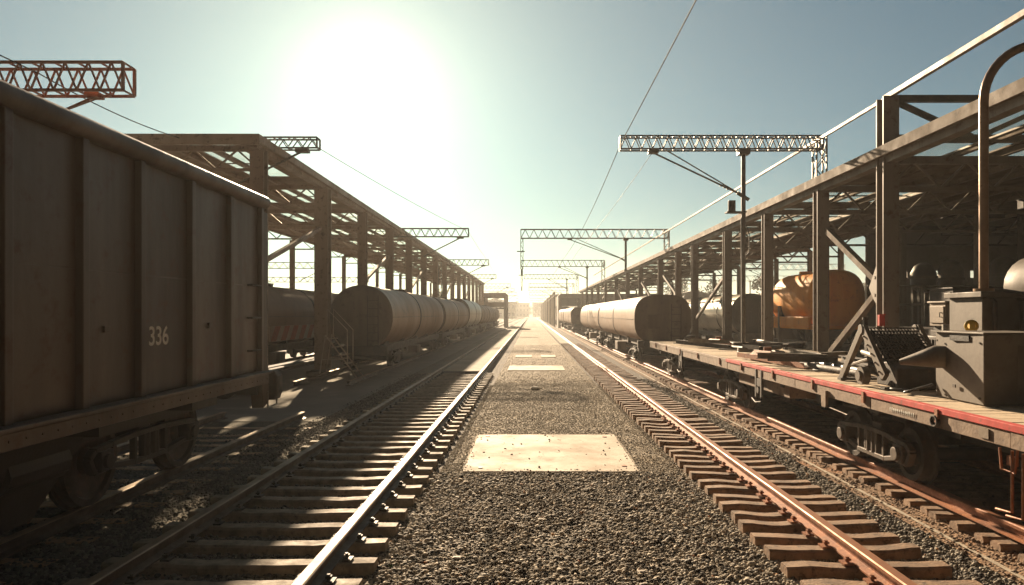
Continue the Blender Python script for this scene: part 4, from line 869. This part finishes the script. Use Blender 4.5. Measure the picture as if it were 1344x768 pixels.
pp = MB(); pts = [(0, 0, 0), (0, 0, 2.05)]; r_ = .62
for a in np.linspace(0, 100, 12): pts.append((r_ - r_ * math.cos(R(a)), 0, 2.05 + r_ * math.sin(R(a))))
pp.tube(pts, .047, 16); pp.disc((0, 0, .02), 'z', .10, .03, 18); o = pp.build('vent_pipe', M['copper_pipe'], loc=(4.88, 7.72, ZD + 1.062), smooth=True); tag(o, 'tall brown vent pipe bending over at the top, at the right edge', 'pipe')
vs_ = thing('steel_vessel', 'rounded steel vessel at the right edge above the deck cabinets', 'vessel', (5.55, 7.2, ZD)); b = MB()
b.tube([(0, -.7, 1.12), (0, -.62, 1.12), (0, -.4, 1.12), (0, .7, 1.12), (0, .85, 1.12)], [.08, .22, .34, .34, .15], 24); b.build('shell', M['grey_box'], vs_, smooth=True)
for y in (-.25, .5): MB().box(-.28, .28, y - .04, y + .04, 0, .85).build('saddle', M['dark_steel'], vs_)
yl = thing('yellow_valve', 'small yellow valve wheel on a black stem behind the plain deck cabinet', 'valve', (4.52, 7.35, ZD)); MB().tube([(0, 0, 0), (0, 0, .66)], .02, 8).build('stem', M['black_steel'], yl)
b = MB(); b.tube([(.06 * math.cos(a), 0, .70 + .05 * math.sin(a)) for a in np.linspace(0, 6.28, 16)], .016, 8); b.box(-.03, .03, -.02, .02, .64, .74); b.build('hand_wheel', M['yellow'], yl, smooth=True)
# scrap lying on the deck
GS = 'steel scrap lying on the deck of the flat wagon'
def scrap(kind, x, y, L, ang, label, m, z=0):
    mb = MB()
    if kind == 'beam':
        h = .10
        mb.box(-.05, .05, 0, L, 0, .012); mb.box(-.05, .05, 0, L, h - .012, h); mb.box(-.006, .006, .001, L - .001, .0125, h - .0125)
    elif kind == 'pipe': mb.tube([(0, 0, .045), (0, L, .045)], .045, 12, caps=False); mb.tube([(0, 0, .045), (0, L, .045)], .036, 12, caps=False)
    elif kind == 'plate':
        mb.prism([(-.22, 0), (.2, .02), (.26, L * .6), (.18, L), (-.16, L * .94), (-.25, L * .4)], 'z', 0, .025)
    elif kind == 'angle': mb.box(-.04, .04, 0, L, 0, .008); mb.box(-.04, -.032, 0, L, .0085, .08)
    elif kind == 'coil':
        mb.tube([((.16 + .02 * math.sin(a)) * math.cos(a), (.16) * math.sin(a), .02 + a * .004) for a in np.linspace(0, 25, 90)], .012, 6)
    elif kind == 'casting':
        mb.prism([(-.18, 0), (.2, 0), (.22, .08), (.08, .16), (-.1, .18), (-.2, .1)], 'y', 0, L); mb.disc((0, L / 2, .2), 'z', .07, .08, 12)
    o = mb.build('steel_' + kind, m, loc=(x, y, ZD + z), rot=(random.uniform(-.01, .01), 0, ang), smooth=kind in ('pipe', 'coil'), bevel=0)
    return tag(o, label, 'scrap steel', GS)
items = [('pipe', 4.3, 9.4, 3.4, .06, 'steel pipe lying nearest the grille machine'), ('pipe', 4.5, 9.6, 3.0, -.05, 'shorter steel pipe beside the nearest pipe'), ('beam', 4.75, 9.3, 4.2, .03, 'long steel beam between the pipes and the big post'),
 ('angle', 4.15, 10.8, 2.6, .10, 'angle iron lying along the near side of the scrap'), ('plate', 4.9, 11.2, 1.3, .4, 'bent plate resting on the scrap nearest the wide post'), ('plate', 4.6, 13.0, 1.2, -.5, 'bent plate left of the thin mast'),
 ('coil', 4.35, 11.6, 1, 0, 'coil of wire on the near side of the deck'), ('casting', 4.25, 12.4, .5, .3, 'lumpy iron casting near the deck edge'), ('casting', 5.35, 10.4, .6, .9, 'lumpy iron casting behind the long beam'),
 ('beam', 5.3, 12.8, 3.4, -.12, 'steel beam at the far side of the deck'), ('pipe', 5.0, 14.2, 3.2, .14, 'steel pipe in the middle of the far scrap'), ('angle', 4.7, 15.6, 2.4, -.2, 'angle iron in the far scrap'), ('beam', 4.6, 16.6, 2.8, .25, 'steel beam set slantwise near the thin mast'),
 ('plate', 5.4, 15.8, 1.4, .8, 'flat plate at the far side of the far scrap'), ('coil', 4.5, 15.0, 1, 0, 'coil of wire in the far scrap'), ('casting', 4.9, 18.2, .6, .2, 'iron casting near the far end of the deck'), ('pipe', 5.5, 17.5, 3.0, .05, 'steel pipe near the far end of the deck'), ('plate', 4.5, 19.2, 1.2, .3, 'plate near the far end of the deck'), ('angle', 5.0, 19.0, 1.9, -.15, 'angle iron by the far end of the deck'),
 ('plate', 5.5, 9.2, 1.1, .2, 'flat plate behind the grille machine')]
for i, (k, x, y, L, a, lb) in enumerate(items): scrap(k, x, y, L, a, lb, [M['dark_steel'], M['galv'], M['grey_box'], M['rust']][i % 4], z=.0 if i % 3 else .0)
for i in range(16):
    x = random.uniform(4.3, 5.9); y = random.uniform(9.6, 20.5)
    scrap(random.choice(['pipe', 'angle', 'beam']), x, y, random.uniform(.5, 1.4), random.uniform(-1.3, 1.3), 'short loose steel offcut in the heap on the flat wagon', random.choice([M['dark_steel'], M['galv'], M['grey_box']]), z=.09 + .02 * random.random())

# ------------------------------------------------------------------ gantries and wires
def truss_bar(mb, p0, p1, h, d, n, th):
    """box truss along x between (x0,y,z) and (x1,y,z)"""
    x0, y, z = p0; x1 = p1[0]
    for yy in (y - d / 2, y + d / 2):
        for zz in (z, z + h): mb.bar((x0, yy, zz), (x1, yy, zz), th, th)
        for i in range(n):
            a = x0 + (x1 - x0) * i / n; b = x0 + (x1 - x0) * (i + .5) / n; c = x0 + (x1 - x0) * (i + 1) / n
            mb.bar((a, yy, z), (b, yy, z + h), th * .6); mb.bar((b, yy, z + h), (c, yy, z), th * .6)
    for i in range(n + 1):
        a = x0 + (x1 - x0) * i / n; mb.bar((a, y - d / 2, z), (a, y + d / 2, z), th * .6); mb.bar((a, y - d / 2, z + h), (a, y + d / 2, z + h), th * .6)
        if i in (0, n):
            for yy in (y - d / 2, y + d / 2): mb.bar((a, yy, z), (a, yy, z + h), th)
def mast_lat(mb, x, y, z0, z1, w_, th, st=.35):
    for sx in (-1, 1):
        for sy in (-1, 1): mb.bar((x + sx * w_ / 2, y + sy * w_ / 2, z0), (x + sx * w_ / 2, y + sy * w_ / 2, z1), th)
    z = z0; k = 0
    while z < z1 - .02:
        z2 = min(z1, z + st)
        for sy in (-1, 1): mb.bar((x - w_ / 2 * (1 if k % 2 else -1), y + sy * w_ / 2, z), (x + w_ / 2 * (1 if k % 2 else -1), y + sy * w_ / 2, z2), th * .6)
        for sx in (-1, 1): mb.bar((x + sx * w_ / 2, y - w_ / 2 * (1 if k % 2 else -1), z), (x + sx * w_ / 2, y + w_ / 2 * (1 if k % 2 else -1), z2), th * .6)
        z = z2; k += 1
def gantry(label, y, x0, x1, z0, h, mast=None, pole=None, strut=None, hang=None, m=None, group=None, th=.035, n=14, d=.28):
    m = m or M['galv']; t = thing('overhead_gantry', label, 'gantry', (mast[0] if mast else x1, y, mast[1] if mast else 0), 0, group); ox, oz = t.location.x, t.location.z
    q = MB(); truss_bar(q, (x0 - ox, 0, z0 - oz), (x1 - ox, 0, z0 - oz), h, d, n, th); q.build('truss', m, t)
    if mast: q = MB(); mast_lat(q, 0, 0, 0, z0 + h - oz, .24, .035); q.build('mast', m, t)
    if pole: q = MB(); q.tube([(pole[0] - ox, 0, pole[1] - oz), (pole[0] - ox, 0, z0 - oz)], pole[2], 10); q.box(pole[0] - ox - .13, pole[0] - ox + .13, -.13, .13, z0 - oz - .12, z0 - oz - .001); q.box(pole[0] - ox - .1, pole[0] - ox + .1, -.1, .1, pole[1] - oz, pole[1] - oz + .04); q.build('pole', m, t, smooth=True)
    if strut:
        (xa, za), (xb, zb) = strut; q = MB(); q.tube([(xa - ox, 0, za - oz), (xb - ox, 0, zb - oz)], .022, 8); q.tube([(xa + .28 - ox, 0, z0 - oz), (xb - ox - .1, 0, zb - oz + .06)], .016, 8)
        [q.disc((xa - ox + (xb - xa) * f_, 0, za - oz + (zb - za) * f_), 'z', .06, .03, 10) for f_ in (.78, .82, .86)]
        q.box(xa - ox - .14, xa - ox + .1, -.1, .1, z0 - oz - .09, z0 - oz - .001); q.tube([(xb - ox - .10, 0, zb - oz + .05), (xb - ox + .18, 0, zb - oz - .12)], .045, 8); q.build('cantilever', m, t, smooth=True)
    if hang: q = MB(); mast_lat(q, hang[0] - ox, 0, hang[1] - oz, z0 - oz, .12, .03, .25); q.bar((hang[0] - ox - .25, 0, hang[1] + .9 - oz), (hang[0] - ox + .15, 0, hang[1] + .9 - oz), .05); q.tube([(hang[0] - ox, 0, hang[1] - oz - .35), (hang[0] - ox, 0, hang[1] - oz)], .05, 8); q.build('hanger', m, t)
    return t
GN_ = 'overhead gantries above the tracks'
g1 = gantry('nearest right gantry, high over the flat wagon with a thin pole down to its deck', 17.2, 2.14, 6.97, 5.94, .31, (6.93, 5.1), (5.10, 1.175, .052), ((2.95, 5.86), (5.05, 4.86)), group=GN_, n=19, d=.22)
q = MB(); q.box(-.42, .05, -.12, .12, 4.42 - 5.1, 4.45 - 5.1); q.tube([(-.28, 0, 4.45 - 5.1), (-.28, 0, 4.70 - 5.1)], .09, 14); q.box(-.36, -.20, -.05, .05, 4.70 - 5.1, 4.72 - 5.1)
q.v = [(p[0] + (5.10 - 6.93), p[1], p[2]) for p in q.v]; q.build('insulator_shelf', M['dark_steel'], g1)
q = MB(); q.tube([(5.10 - 6.93 + .08, 0, 4.1 - 5.1), (5.10 - 6.93 + .14, 0, 3.9 - 5.1), (5.10 - 6.93 + .14, -.02, 3.5 - 5.1), (5.10 - 6.93 + .06, 0, 3.4 - 5.1)], .012, 6); q.tube([(5.1 - 6.93 - .09, -.06, .2 - 4), (5.1 - 6.93 - .07, -.05, 4.3 - 5.1)], .010, 6); q.build('cable', M['black_steel'], g1)
gantry('second right gantry with a short lattice hanger at its left end', 36.7, -.52, 7.0, 5.87, .45, (6.95, 5.0), (4.85, 4.2, .06), ((2.0, 5.8), (4.7, 4.8)), (-.47, 4.3), group=GN_, n=17)
gantry('third right gantry, smaller with distance', 57.5, -.8, 5.85, 5.8, .5, (5.8, 0), (4.5, 0, .06), ((2.3, 5.7), (4.4, 4.9)), (-.74, 4.2), group=GN_, n=15)
gantry('fourth right gantry in the haze', 80, -.76, 5.2, 5.9, .5, (5.15, 0), (4.0, 4, .06), ((2.0, 5.8), (3.8, 4.9)), group=GN_, n=14)
gantry('fifth right gantry in the haze', 101, -.3, 6, 5.8, .5, (6, 4.75), None, ((2.0, 5.7), (3.8, 4.9)), group=GN_, n=14)
for k, y in enumerate((125, 152, 182, 216, 255)): gantry('small faint gantry in the far haze over the right tracks', y, -.4, 6.4, 6.0, .6, (6.4, 0), None, ((2.0, 5.9), (3.8, 5.1)), group='far gantries over the right tracks', n=10, th=.06)
gantry('red-brown truss gantry high above the brown open wagon at the left edge', 12.5, -10.6, -7.02, 5.85, .48, (-10.6, 0), None, ((-7.6, 5.8), (-9.5, 4.95)), m=M['haze_brown_truss'], group=GN_, n=9, th=.045, d=.36)
def lg(label, y, x0, x1, z, h=.32, **k): return gantry(label, y, x0, x1, z, h, (x0, 6.3 if x0 > -8 else 0), None, ((x1 + .9, z - .06), (x1 - .9 if False else x1 + .0 - 1.9, z - .9)) if True else None, group=GN_, **k)
def lgantry(label, y, x0, x1, z0, h, n=10, th=.04, group=GN_, mast_z=0):
    t = thing('overhead_gantry', label, 'gantry', (x0, y, mast_z), 0, group); q = MB(); truss_bar(q, (0, 0, z0 - mast_z), (x1 - x0, 0, z0 - mast_z), h, .28, n, th); q.build('truss', M['galv'], t)
    q = MB(); mast_lat(q, 0, 0, 0, z0 - mast_z + h, .24, .035); q.build('mast', M['galv'], t)
    q = MB(); e = x1 - x0; q.tube([(e - .4, 0, z0 - mast_z - .05), (e - 2.3, 0, z0 - mast_z - 1.0)], .03, 8); q.box(e - .6, e - .25, -.1, .1, z0 - mast_z - .1, z0 - mast_z - .001); q.build('cantilever', M['galv'], t)
lgantry('gantry just above the near corner of the left canopy roof', 19.2, -10.4, -5.7, 6.42, .28, 12, mast_z=6.33)
lgantry('second left gantry, sticking out past the canopy edge', 36.7, -7.2, -3.2, 5.95, .42, mast_z=0, n=9)
lgantry('third left gantry, sticking out past the canopy edge', 57.5, -7.3, -3.4, 5.9, .45, mast_z=0, n=9)
lgantry('fourth left gantry in the haze', 80, -7.5, -3.9, 5.95, .45, mast_z=0, n=8)
lgantry('fifth left gantry above the grey portal', 101, -7.5, -2.9, 5.8, .45, mast_z=0, n=8)
for y in (128, 155, 185): lgantry('small faint gantry in the far haze over the left tracks', y, -9, -3.0, 6.0, .6, mast_z=0, n=8, th=.06, group='far gantries over the left tracks')
lgantry('long gantry in the yard far behind the striped tank wagon', 60, -32, -17, 5.8, .5, 22)
lgantry('longer and fainter gantry in the yard behind it', 88, -48, -20, 5.9, .6, 30, .06)
gantry('gantry seen far off under the right canopy roof', 62, 16, 27, 5.8, .5, (27, 0), (18, 0, .07), ((19, 5.7), (21, 4.8)), group=GN_, n=16)
gantry('second gantry far off beyond the grey tank wagons', 85, 18, 34, 5.9, .6, (18.1, 0), (26, 0, .07), None, group=GN_, n=18)
def wire(pts, r, label):
    out = []
    for a, b in zip(pts[:-1], pts[1:]):
        a, b = Vector(a), Vector(b)
        for k in range(10): p_ = a.lerp(b, k / 10); p_.z -= .10 * 4 * (k / 10) * (1 - k / 10); out.append(p_)
    out.append(Vector(pts[-1])); o0 = out[0].copy(); mb = MB(); mb.tube([p_ - o0 for p_ in out], r, 6); o = mb.build('overhead_wire', M['black_steel'], loc=o0, smooth=True); return tag(o, label, 'wire', 'overhead wires')
wire([(2.2, -12, 6.5), (2.16, 17.2, 6.1), (2.6, 36.7, 6.3), (2.5, 57.5, 6.3), (2.4, 80, 6.3), (2.4, 101, 6.3)], .011, 'dark overhead wire running past the left end of the nearest right gantry')
wire([(-8.6, -10, 6.28), (-8.6, 12.5, 6.2), (-8.5, 17.3, 6.25)], .011, 'thin wire crossing the red-brown gantry at the left')
wire([(-5.7, 19.2, 6.45), (-3.22, 36.7, 6.25), (-3.42, 57.5, 6.2), (-3.9, 80, 6.2)], .008, 'faint wire above the left open track through the glare')
wire([(2.9, 17.2, 5.85), (2.4, 36.7, 5.2), (2.4, 57.5, 5.2), (2.3, 80, 5.2)], .006, 'thin lower contact wire over the right tracks')
# loop hanging by gantry mast
# ------------------------------------------------------------------ portals, hall, far buildings
def portal_left():
    t = thing('loading_portal', 'grey concrete loading portal at the end of the left tank wagon row', 'portal', (-5.2, 104, 0))
    MB().box(1.25, 1.68, 0, 7, 0, 4.4).build('side_wall', M['wall_grey'], t); MB().box(-1.9, -1.5, 0, 7, 0, 4.4).build('side_wall', M['wall_grey'], t)
    q = MB(); q.prism([(-1.9, 4.401), (1.68, 4.401), (1.68, 4.85), (1.5, 5.05), (-1.9, 5.05)], 'y', 0, 7); q.build('lintel', M['wall_grey'], t)
    MB().box(-1.49, 1.24, .05, .4, 2.98, 3.7).build('panel', M['wall_grey'], t); MB().box(-1.49, 1.24, .1, .3, 2.7, 2.9).build('rail', M['dark_steel'], t)
portal_left()
def hall():
    t = thing('long_hall', 'long hall with grey portal front and white upper wall beyond the right canopy', 'hall', (3.8, 100, 0))
    q = MB(); q.box(0, .45, 0, 6, 0, 4.2); q.build('front_pillar', M['wall_grey'], t)
    q = MB(); q.prism([(0, 4.201), (14, 4.201), (14, 4.82), (.35, 4.82), (0, 4.5)], 'y', 0, 6); q.build('front_lintel', M['wall_grey'], t)
    q = MB(); q.box(2.9, 14, .3, .5, 0, 3.25); q.build('front_wall', M['wall_grey'], t)
    q = MB(); q.box(2.9, 14, .35, .45, 3.9, 4.2); q.build('front_wall', M['wall_grey'], t)
    for i in range(9):
        q = MB(); x = 3.0 + i * 1.2; q.box(x, x + .16, .3, .5, 3.251, 3.899); q.build('window_mullion', M['dark_steel'], t)
        q = MB(); q.box(x + .161, x + 1.199, .38, .40, 3.251, 3.899); q.build('window', M['skylight'], t)
    for x in (2.8, 6.5, 10.2, 13.9): q = MB(); q.box(x - .15, x + .15, -.02 if False else .02, .29, 0, 4.2); q.build('front_post', M['dark_steel'], t)
    q = MB(); q.box(-.05, .1, 6.01, 165, 3.15, 4.75); q.build('upper_wall', M['wall_white'], t)
    q = MB(); q.box(-.2, 14, 6.01, 165, 4.751, 4.9); q.build('roof', M['wall_grey'], t)
    q = MB(); q.box(13.8, 14, 6.01, 165, 0, 4.75); q.build('back_wall', M['wall_grey'], t)
    for k in range(20): q = MB(); y = 10 + k * 8; q.box(-.30, -.06, y, y + .3, 0, 5.3 + .2 * (k % 2)); q.build('pilaster', M['wall_white'] if k % 3 else M['wall_grey'], t)
hall()
def building(x, y, w_, d_, h, label, m, fl=4, nx=8):
    t = thing('distant_building', label, 'building', (x, y, 0), 0, 'buildings at the end of the tracks')
    MB().box(-w_ / 2, w_ / 2, 0, d_, 0, h).build('walls', m, t); MB().box(-w_ / 2 - .3, w_ / 2 + .3, -.3, d_ + .3, h + .001, h + .5).build('roof', M['wall_grey'], t)
    for f_ in range(fl):
        for i in range(nx):
            x0 = -w_ / 2 + w_ * (i + .25) / nx; z0 = h * (f_ + .3) / fl; MB().box(x0, x0 + w_ / nx * .5, -.06, -.002, z0, z0 + h / fl * .45).build('window', M['glass_dark'], t)
building(-11, 300, 9, 20, 6.5, 'pale block with flat roof left of the vanishing tracks', M['wall_white'], 2, 5)
building(-19, 330, 11, 22, 8, 'hazy office block behind the pale one at the left', M['wall_grey'], 3, 6)
building(-6, 420, 10, 20, 8, 'small faint block nearest the vanishing point, left side', M['wall_grey'], 3, 5)
building(9, 470, 16, 20, 9, 'faint wide block right of the vanishing point', M['wall_grey'], 3, 6)
building(-34, 260, 18, 25, 7, 'long low block far left behind the canopy', M['wall_white'], 2, 9)
def shed_yard(x, y, w_, d_, h, label):
    t = thing('yard_shed', label, 'shed', (x, y, 0), 0, 'sheds in the yard')
    MB().box(-w_ / 2, w_ / 2, 0, d_, 0, h).build('walls', M['wall_grey'], t); q = MB(); q.prism([(-w_ / 2 - .3, h), (0, h + w_ * .12), (w_ / 2 + .3, h)], 'y', -.3, d_ + .3); q.build('roof', M['roof_sheet'], t)
    q = MB(); q.box(-w_ * .2, w_ * .2, -.05, -.003, 0, h * .7); q.build('door', M['dark_steel'], t)
shed_yard(24, 105, 12, 30, 4, 'low shed beyond the grey tank wagons on the right')
shed_yard(-30, 120, 14, 40, 4, 'low shed across the yard on the left')
# hills
def hill(name, x0, x1, y0, y1, h, seed):
    nx, ny = 60, 16; mb = MB(); v = []
    for j in range(ny + 1):
        for i in range(nx + 1):
            u, w_ = i / nx, j / ny; e = math.sin(math.pi * u) ** .7 * math.sin(math.pi * w_)
            z = h * e * (.75 + .35 * mnoise.noise(Vector((u * 5, w_ * 3, seed))) + .10 * mnoise.noise(Vector((u * 30, w_ * 9, seed)))) - .1
            v.append((x0 + (x1 - x0) * u, y0 + (y1 - y0) * w_, z))
    mb.add(v, [(j * (nx + 1) + i, j * (nx + 1) + i + 1, (j + 1) * (nx + 1) + i + 1, (j + 1) * (nx + 1) + i) for j in range(ny) for i in range(nx)])
    return struct(mb.build(name, ground_mat(name + '_soil', (.20, .16, .10), (.13, .12, .07), (.08, .08, .04), 1.2, .3, big=.08), smooth=True))
hill('hill', 25, 150, 130, 230, 13, 3)
hill('hill', -260, -60, 330, 520, 17, 9)
hill('hill', -120, 200, 700, 900, 17, 4)
# trees: trunk, limbs, leafy crown made of many small faces
def tree_proto(h, r, seed, nleaf=1500):
    rn = random.Random(seed); t = thing('tree', 'x', 'tree', (0, 0, 0), 0, 'trees at the end of the yard')
    tr = MB(); tr.tube([(0, 0, 0), (.1, 0, h * .3), (-.05, .1, h * .6)], [r * .09, r * .06, r * .03], 8)
    cl = []
    for k in range(9):
        a = rn.uniform(0, 6.28); d = r * rn.uniform(.2, .75); z = h * rn.uniform(.42, .92); p_ = Vector((d * math.cos(a), d * math.sin(a), z)); cl.append((p_, r * rn.uniform(.28, .5)))
        tr.tube([(0, 0, h * .3), p_ * .6 + Vector((0, 0, h * .15)), p_], [r * .04, r * .025, r * .01], 5)
    tr.build('trunk', M['bark'], t); c = MB(); s_ = r * .055
    for i in range(nleaf):
        p_, rr = rn.choice(cl); d = Vector((rn.gauss(0, 1), rn.gauss(0, 1), rn.gauss(0, .8))).normalized() * rr * rn.uniform(.5, 1.1); q_ = p_ + d
        u = Vector((rn.gauss(0, 1), rn.gauss(0, 1), rn.gauss(0, 1))).normalized(); w_ = u.orthogonal().normalized(); c.add([q_ - u * s_, q_ + w_ * s_ * .7, q_ + u * s_, q_ - w_ * s_ * .7], [(0, 1, 2, 3)])
    c.build('crown', M['foliage'], t); return t
tp = [tree_proto(8, 3.6, 1), tree_proto(6.5, 3.2, 5), tree_proto(9, 3.4, 9)]
tspots = [(-14, 262, 'tree nearest the tracks in front of the pale far block'), (-17.5, 282, 'tree behind the nearest far tree on the left'), (-9, 372, 'tree beside the small faint block'), (2.5, 395, 'round tree exactly at the end of the gravel path'), (-2, 440, None), (6, 430, None), (12, 400, None), (-23, 305, None), (-28, 290, None), (-36, 240, None), (-44, 225, None), (18, 380, None), (-13, 420, None), (25, 360, None)]
for i, (x, y, lb) in enumerate(tspots):
    lb = lb or 'faint leafy tree in the haze at the end of the yard'
    if i < 3: tp[i].location = (x, y, -.03); tp[i]['label'] = lb
    else: dup(tp[i % 3], (x, y, -.03), lb, rz=random.uniform(0, 6))
for i, (x, y) in enumerate(((38, 112), (44, 125), (33, 128), (52, 118), (60, 130), (28, 140), (-26, 190))):
    dup(tp[i % 3], (x, y, -.03), 'leafy tree at the foot of the brown hill on the right' if x > 0 else 'leafy tree far across the yard on the left', 'trees round the yard', random.uniform(0, 6))
# ------------------------------------------------------------------ small things
M['pale_paint'] = mat('pale_worn_paint', (.55, .46, .36), (.42, .34, .26), 6, .6)
def access_steps():
    t = thing('access_steps', 'thin steel access steps leaning at the end of the nearest left tank wagon', 'steps', (-5.75, 22.3, 0))
    for y in (-.35, .35):
        q = MB(); q.tube([(-.55, y, 1.35), (.45, y, 0)], .022, 8); q.build('stringer', M['pale_paint'], t, smooth=True)
        q = MB(); q.tube([(.12, y, .44), (.12, y, 1.5), (-.5, y, 2.15), (-.5, y, 1.3)], .015, 8); q.build('handrail', M['pale_paint'], t, smooth=True)
        q = MB(); q.tube([(-.55, y, 1.35), (-.75, y, 0)], .02, 8); q.tube([(-.65, y, .6), (.0, y, .6)], .015, 8); q.build('rear_leg', M['pale_paint'], t, smooth=True)
    for k in range(5): z = .22 + k * .25; x = .45 - z * .74; q = MB(); q.box(x - .1, x + .1, -.34, .34, z, z + .02); q.build('tread', M['pale_paint'], t)
access_steps()
def stone(x, y, s, label, m, zs=.4):
    mb = MB(); n = 12; rings = []
    rn = random.Random(int(x * 100 + y * 10))
    ph = [rn.uniform(.75, 1.15) for _ in range(n)]
    for k, z in ((.8, 0), (1, .35), (.85, .8), (.45, 1.0)): rings.append([(s * k * ph[j] * math.cos(6.283 * j / n), s * k * .8 * ph[j] * math.sin(6.283 * j / n), s * zs * z * (1 + .2 * ph[(j + 3) % n])) for j in range(n)])
    mb.loft(rings); o = mb.build('stone', m, loc=(x, y, 0), bevel=.002); tag(o, label, 'stone', 'loose stones on the gravel path')
stone(.12, 18.9, .15, 'large flat pale stone lying in the middle of the gravel path', M['grey_stone'], .45)
stone(.10, 6.95, .045, 'white stone chip before the large slab', M['grey_stone'], .3)
stone(-.60, 5.85, .05, 'flat pale stone in the lower left of the gravel', M['grey_stone'], .3)
stone(-1.02, 5.75, .03, 'pale pebble near the rail in the lower left of the gravel', M['grey_stone'], .5)
stone(.85, 5.5, .05, 'pale stone at the lower right of the gravel', M['grey_stone'], .5)
stone(.95, 7.15, .03, 'small white pebble right of the gravel centre', M['grey_stone'], .5)
stone(-.35, 5.45, .04, 'pale pebble low in the middle of the gravel', M['grey_stone'], .5)
def weed(x, y, s, label):
    mb = MB(); rn = random.Random(int(x * 77))
    for i in range(7):
        a = rn.uniform(0, 6.28); e = Vector((math.cos(a), math.sin(a), 1.1)).normalized() * s * rn.uniform(.6, 1); wd = Vector((-math.sin(a), math.cos(a), 0)) * s * .22
        mb.add([(0, 0, 0), e * .5 + wd, e + Vector((0, 0, -s * .2)), e * .5 - wd], [(0, 1, 2, 3)])
    o = mb.build('weed', M['leaf'], loc=(x, y, .01)); tag(o, label, 'weed', 'weeds in the gravel')
weed(-.52, 5.85, .05, 'bright green leaf tuft in the lower gravel')
weed(-1.1, 5.62, .045, 'small green weed by the left rail in the foreground')
weed(-1.75, 13.2, .05, 'dry green tuft inside the left track')
weed(1.7, 6.1, .045, 'small green weed by the sleeper ends right of the foreground gravel')
weed(-1.15, 8.3, .045, 'tiny weed at the left edge of the gravel before the large slab')
weed(3.4, 7.4, .045, 'tiny weed right of the copper-brown rail in the foreground')
weed(1.82, 10.5, .045, 'tiny weed by the right corner of the large slab')
weed(-1.1, 12.6, .045, 'tiny weed left of the path behind the large slab')
weed(3.5, 11.2, .045, 'tiny weed near the dusty line right of the copper-brown rail')
pal = thing('pallet_stack', 'stack of pallets by the buffer of the brown open wagon', 'pallets', (-8.0, 19.6, 0))
for k in range(3):
    q = MB(); z = k * .16
    for x in (-.5, 0, .42): q.box(x, x + .08, -.4, .4, z, z + .1)
    for i in range(6): q.box(-.5, .5, -.4 + i * .14, -.4 + i * .14 + .1, z + .101, z + .125)
    q.build('pallet', M['sill_wood'], pal)
# ------------------------------------------------------------------ haze
hz = MB(); hz.box(-GX - 5, GX + 5, GY0 - 5, GY1 + 5, -1.2, 26)
hm = bpy.data.materials.new('haze'); hm.use_nodes = True; n = hm.node_tree.nodes; n.remove(n['Principled BSDF'])
pv = n.new('ShaderNodeVolumePrincipled'); pv.inputs['Color'].default_value = (.95, .95, .92, 1); pv.inputs['Density'].default_value = HAZE_DENSITY; pv.inputs['Anisotropy'].default_value = HAZE_G
hm.node_tree.links.new(pv.outputs[0], n['Material Output'].inputs['Volume'])
o = hz.build('haze', hm); stuff(o)
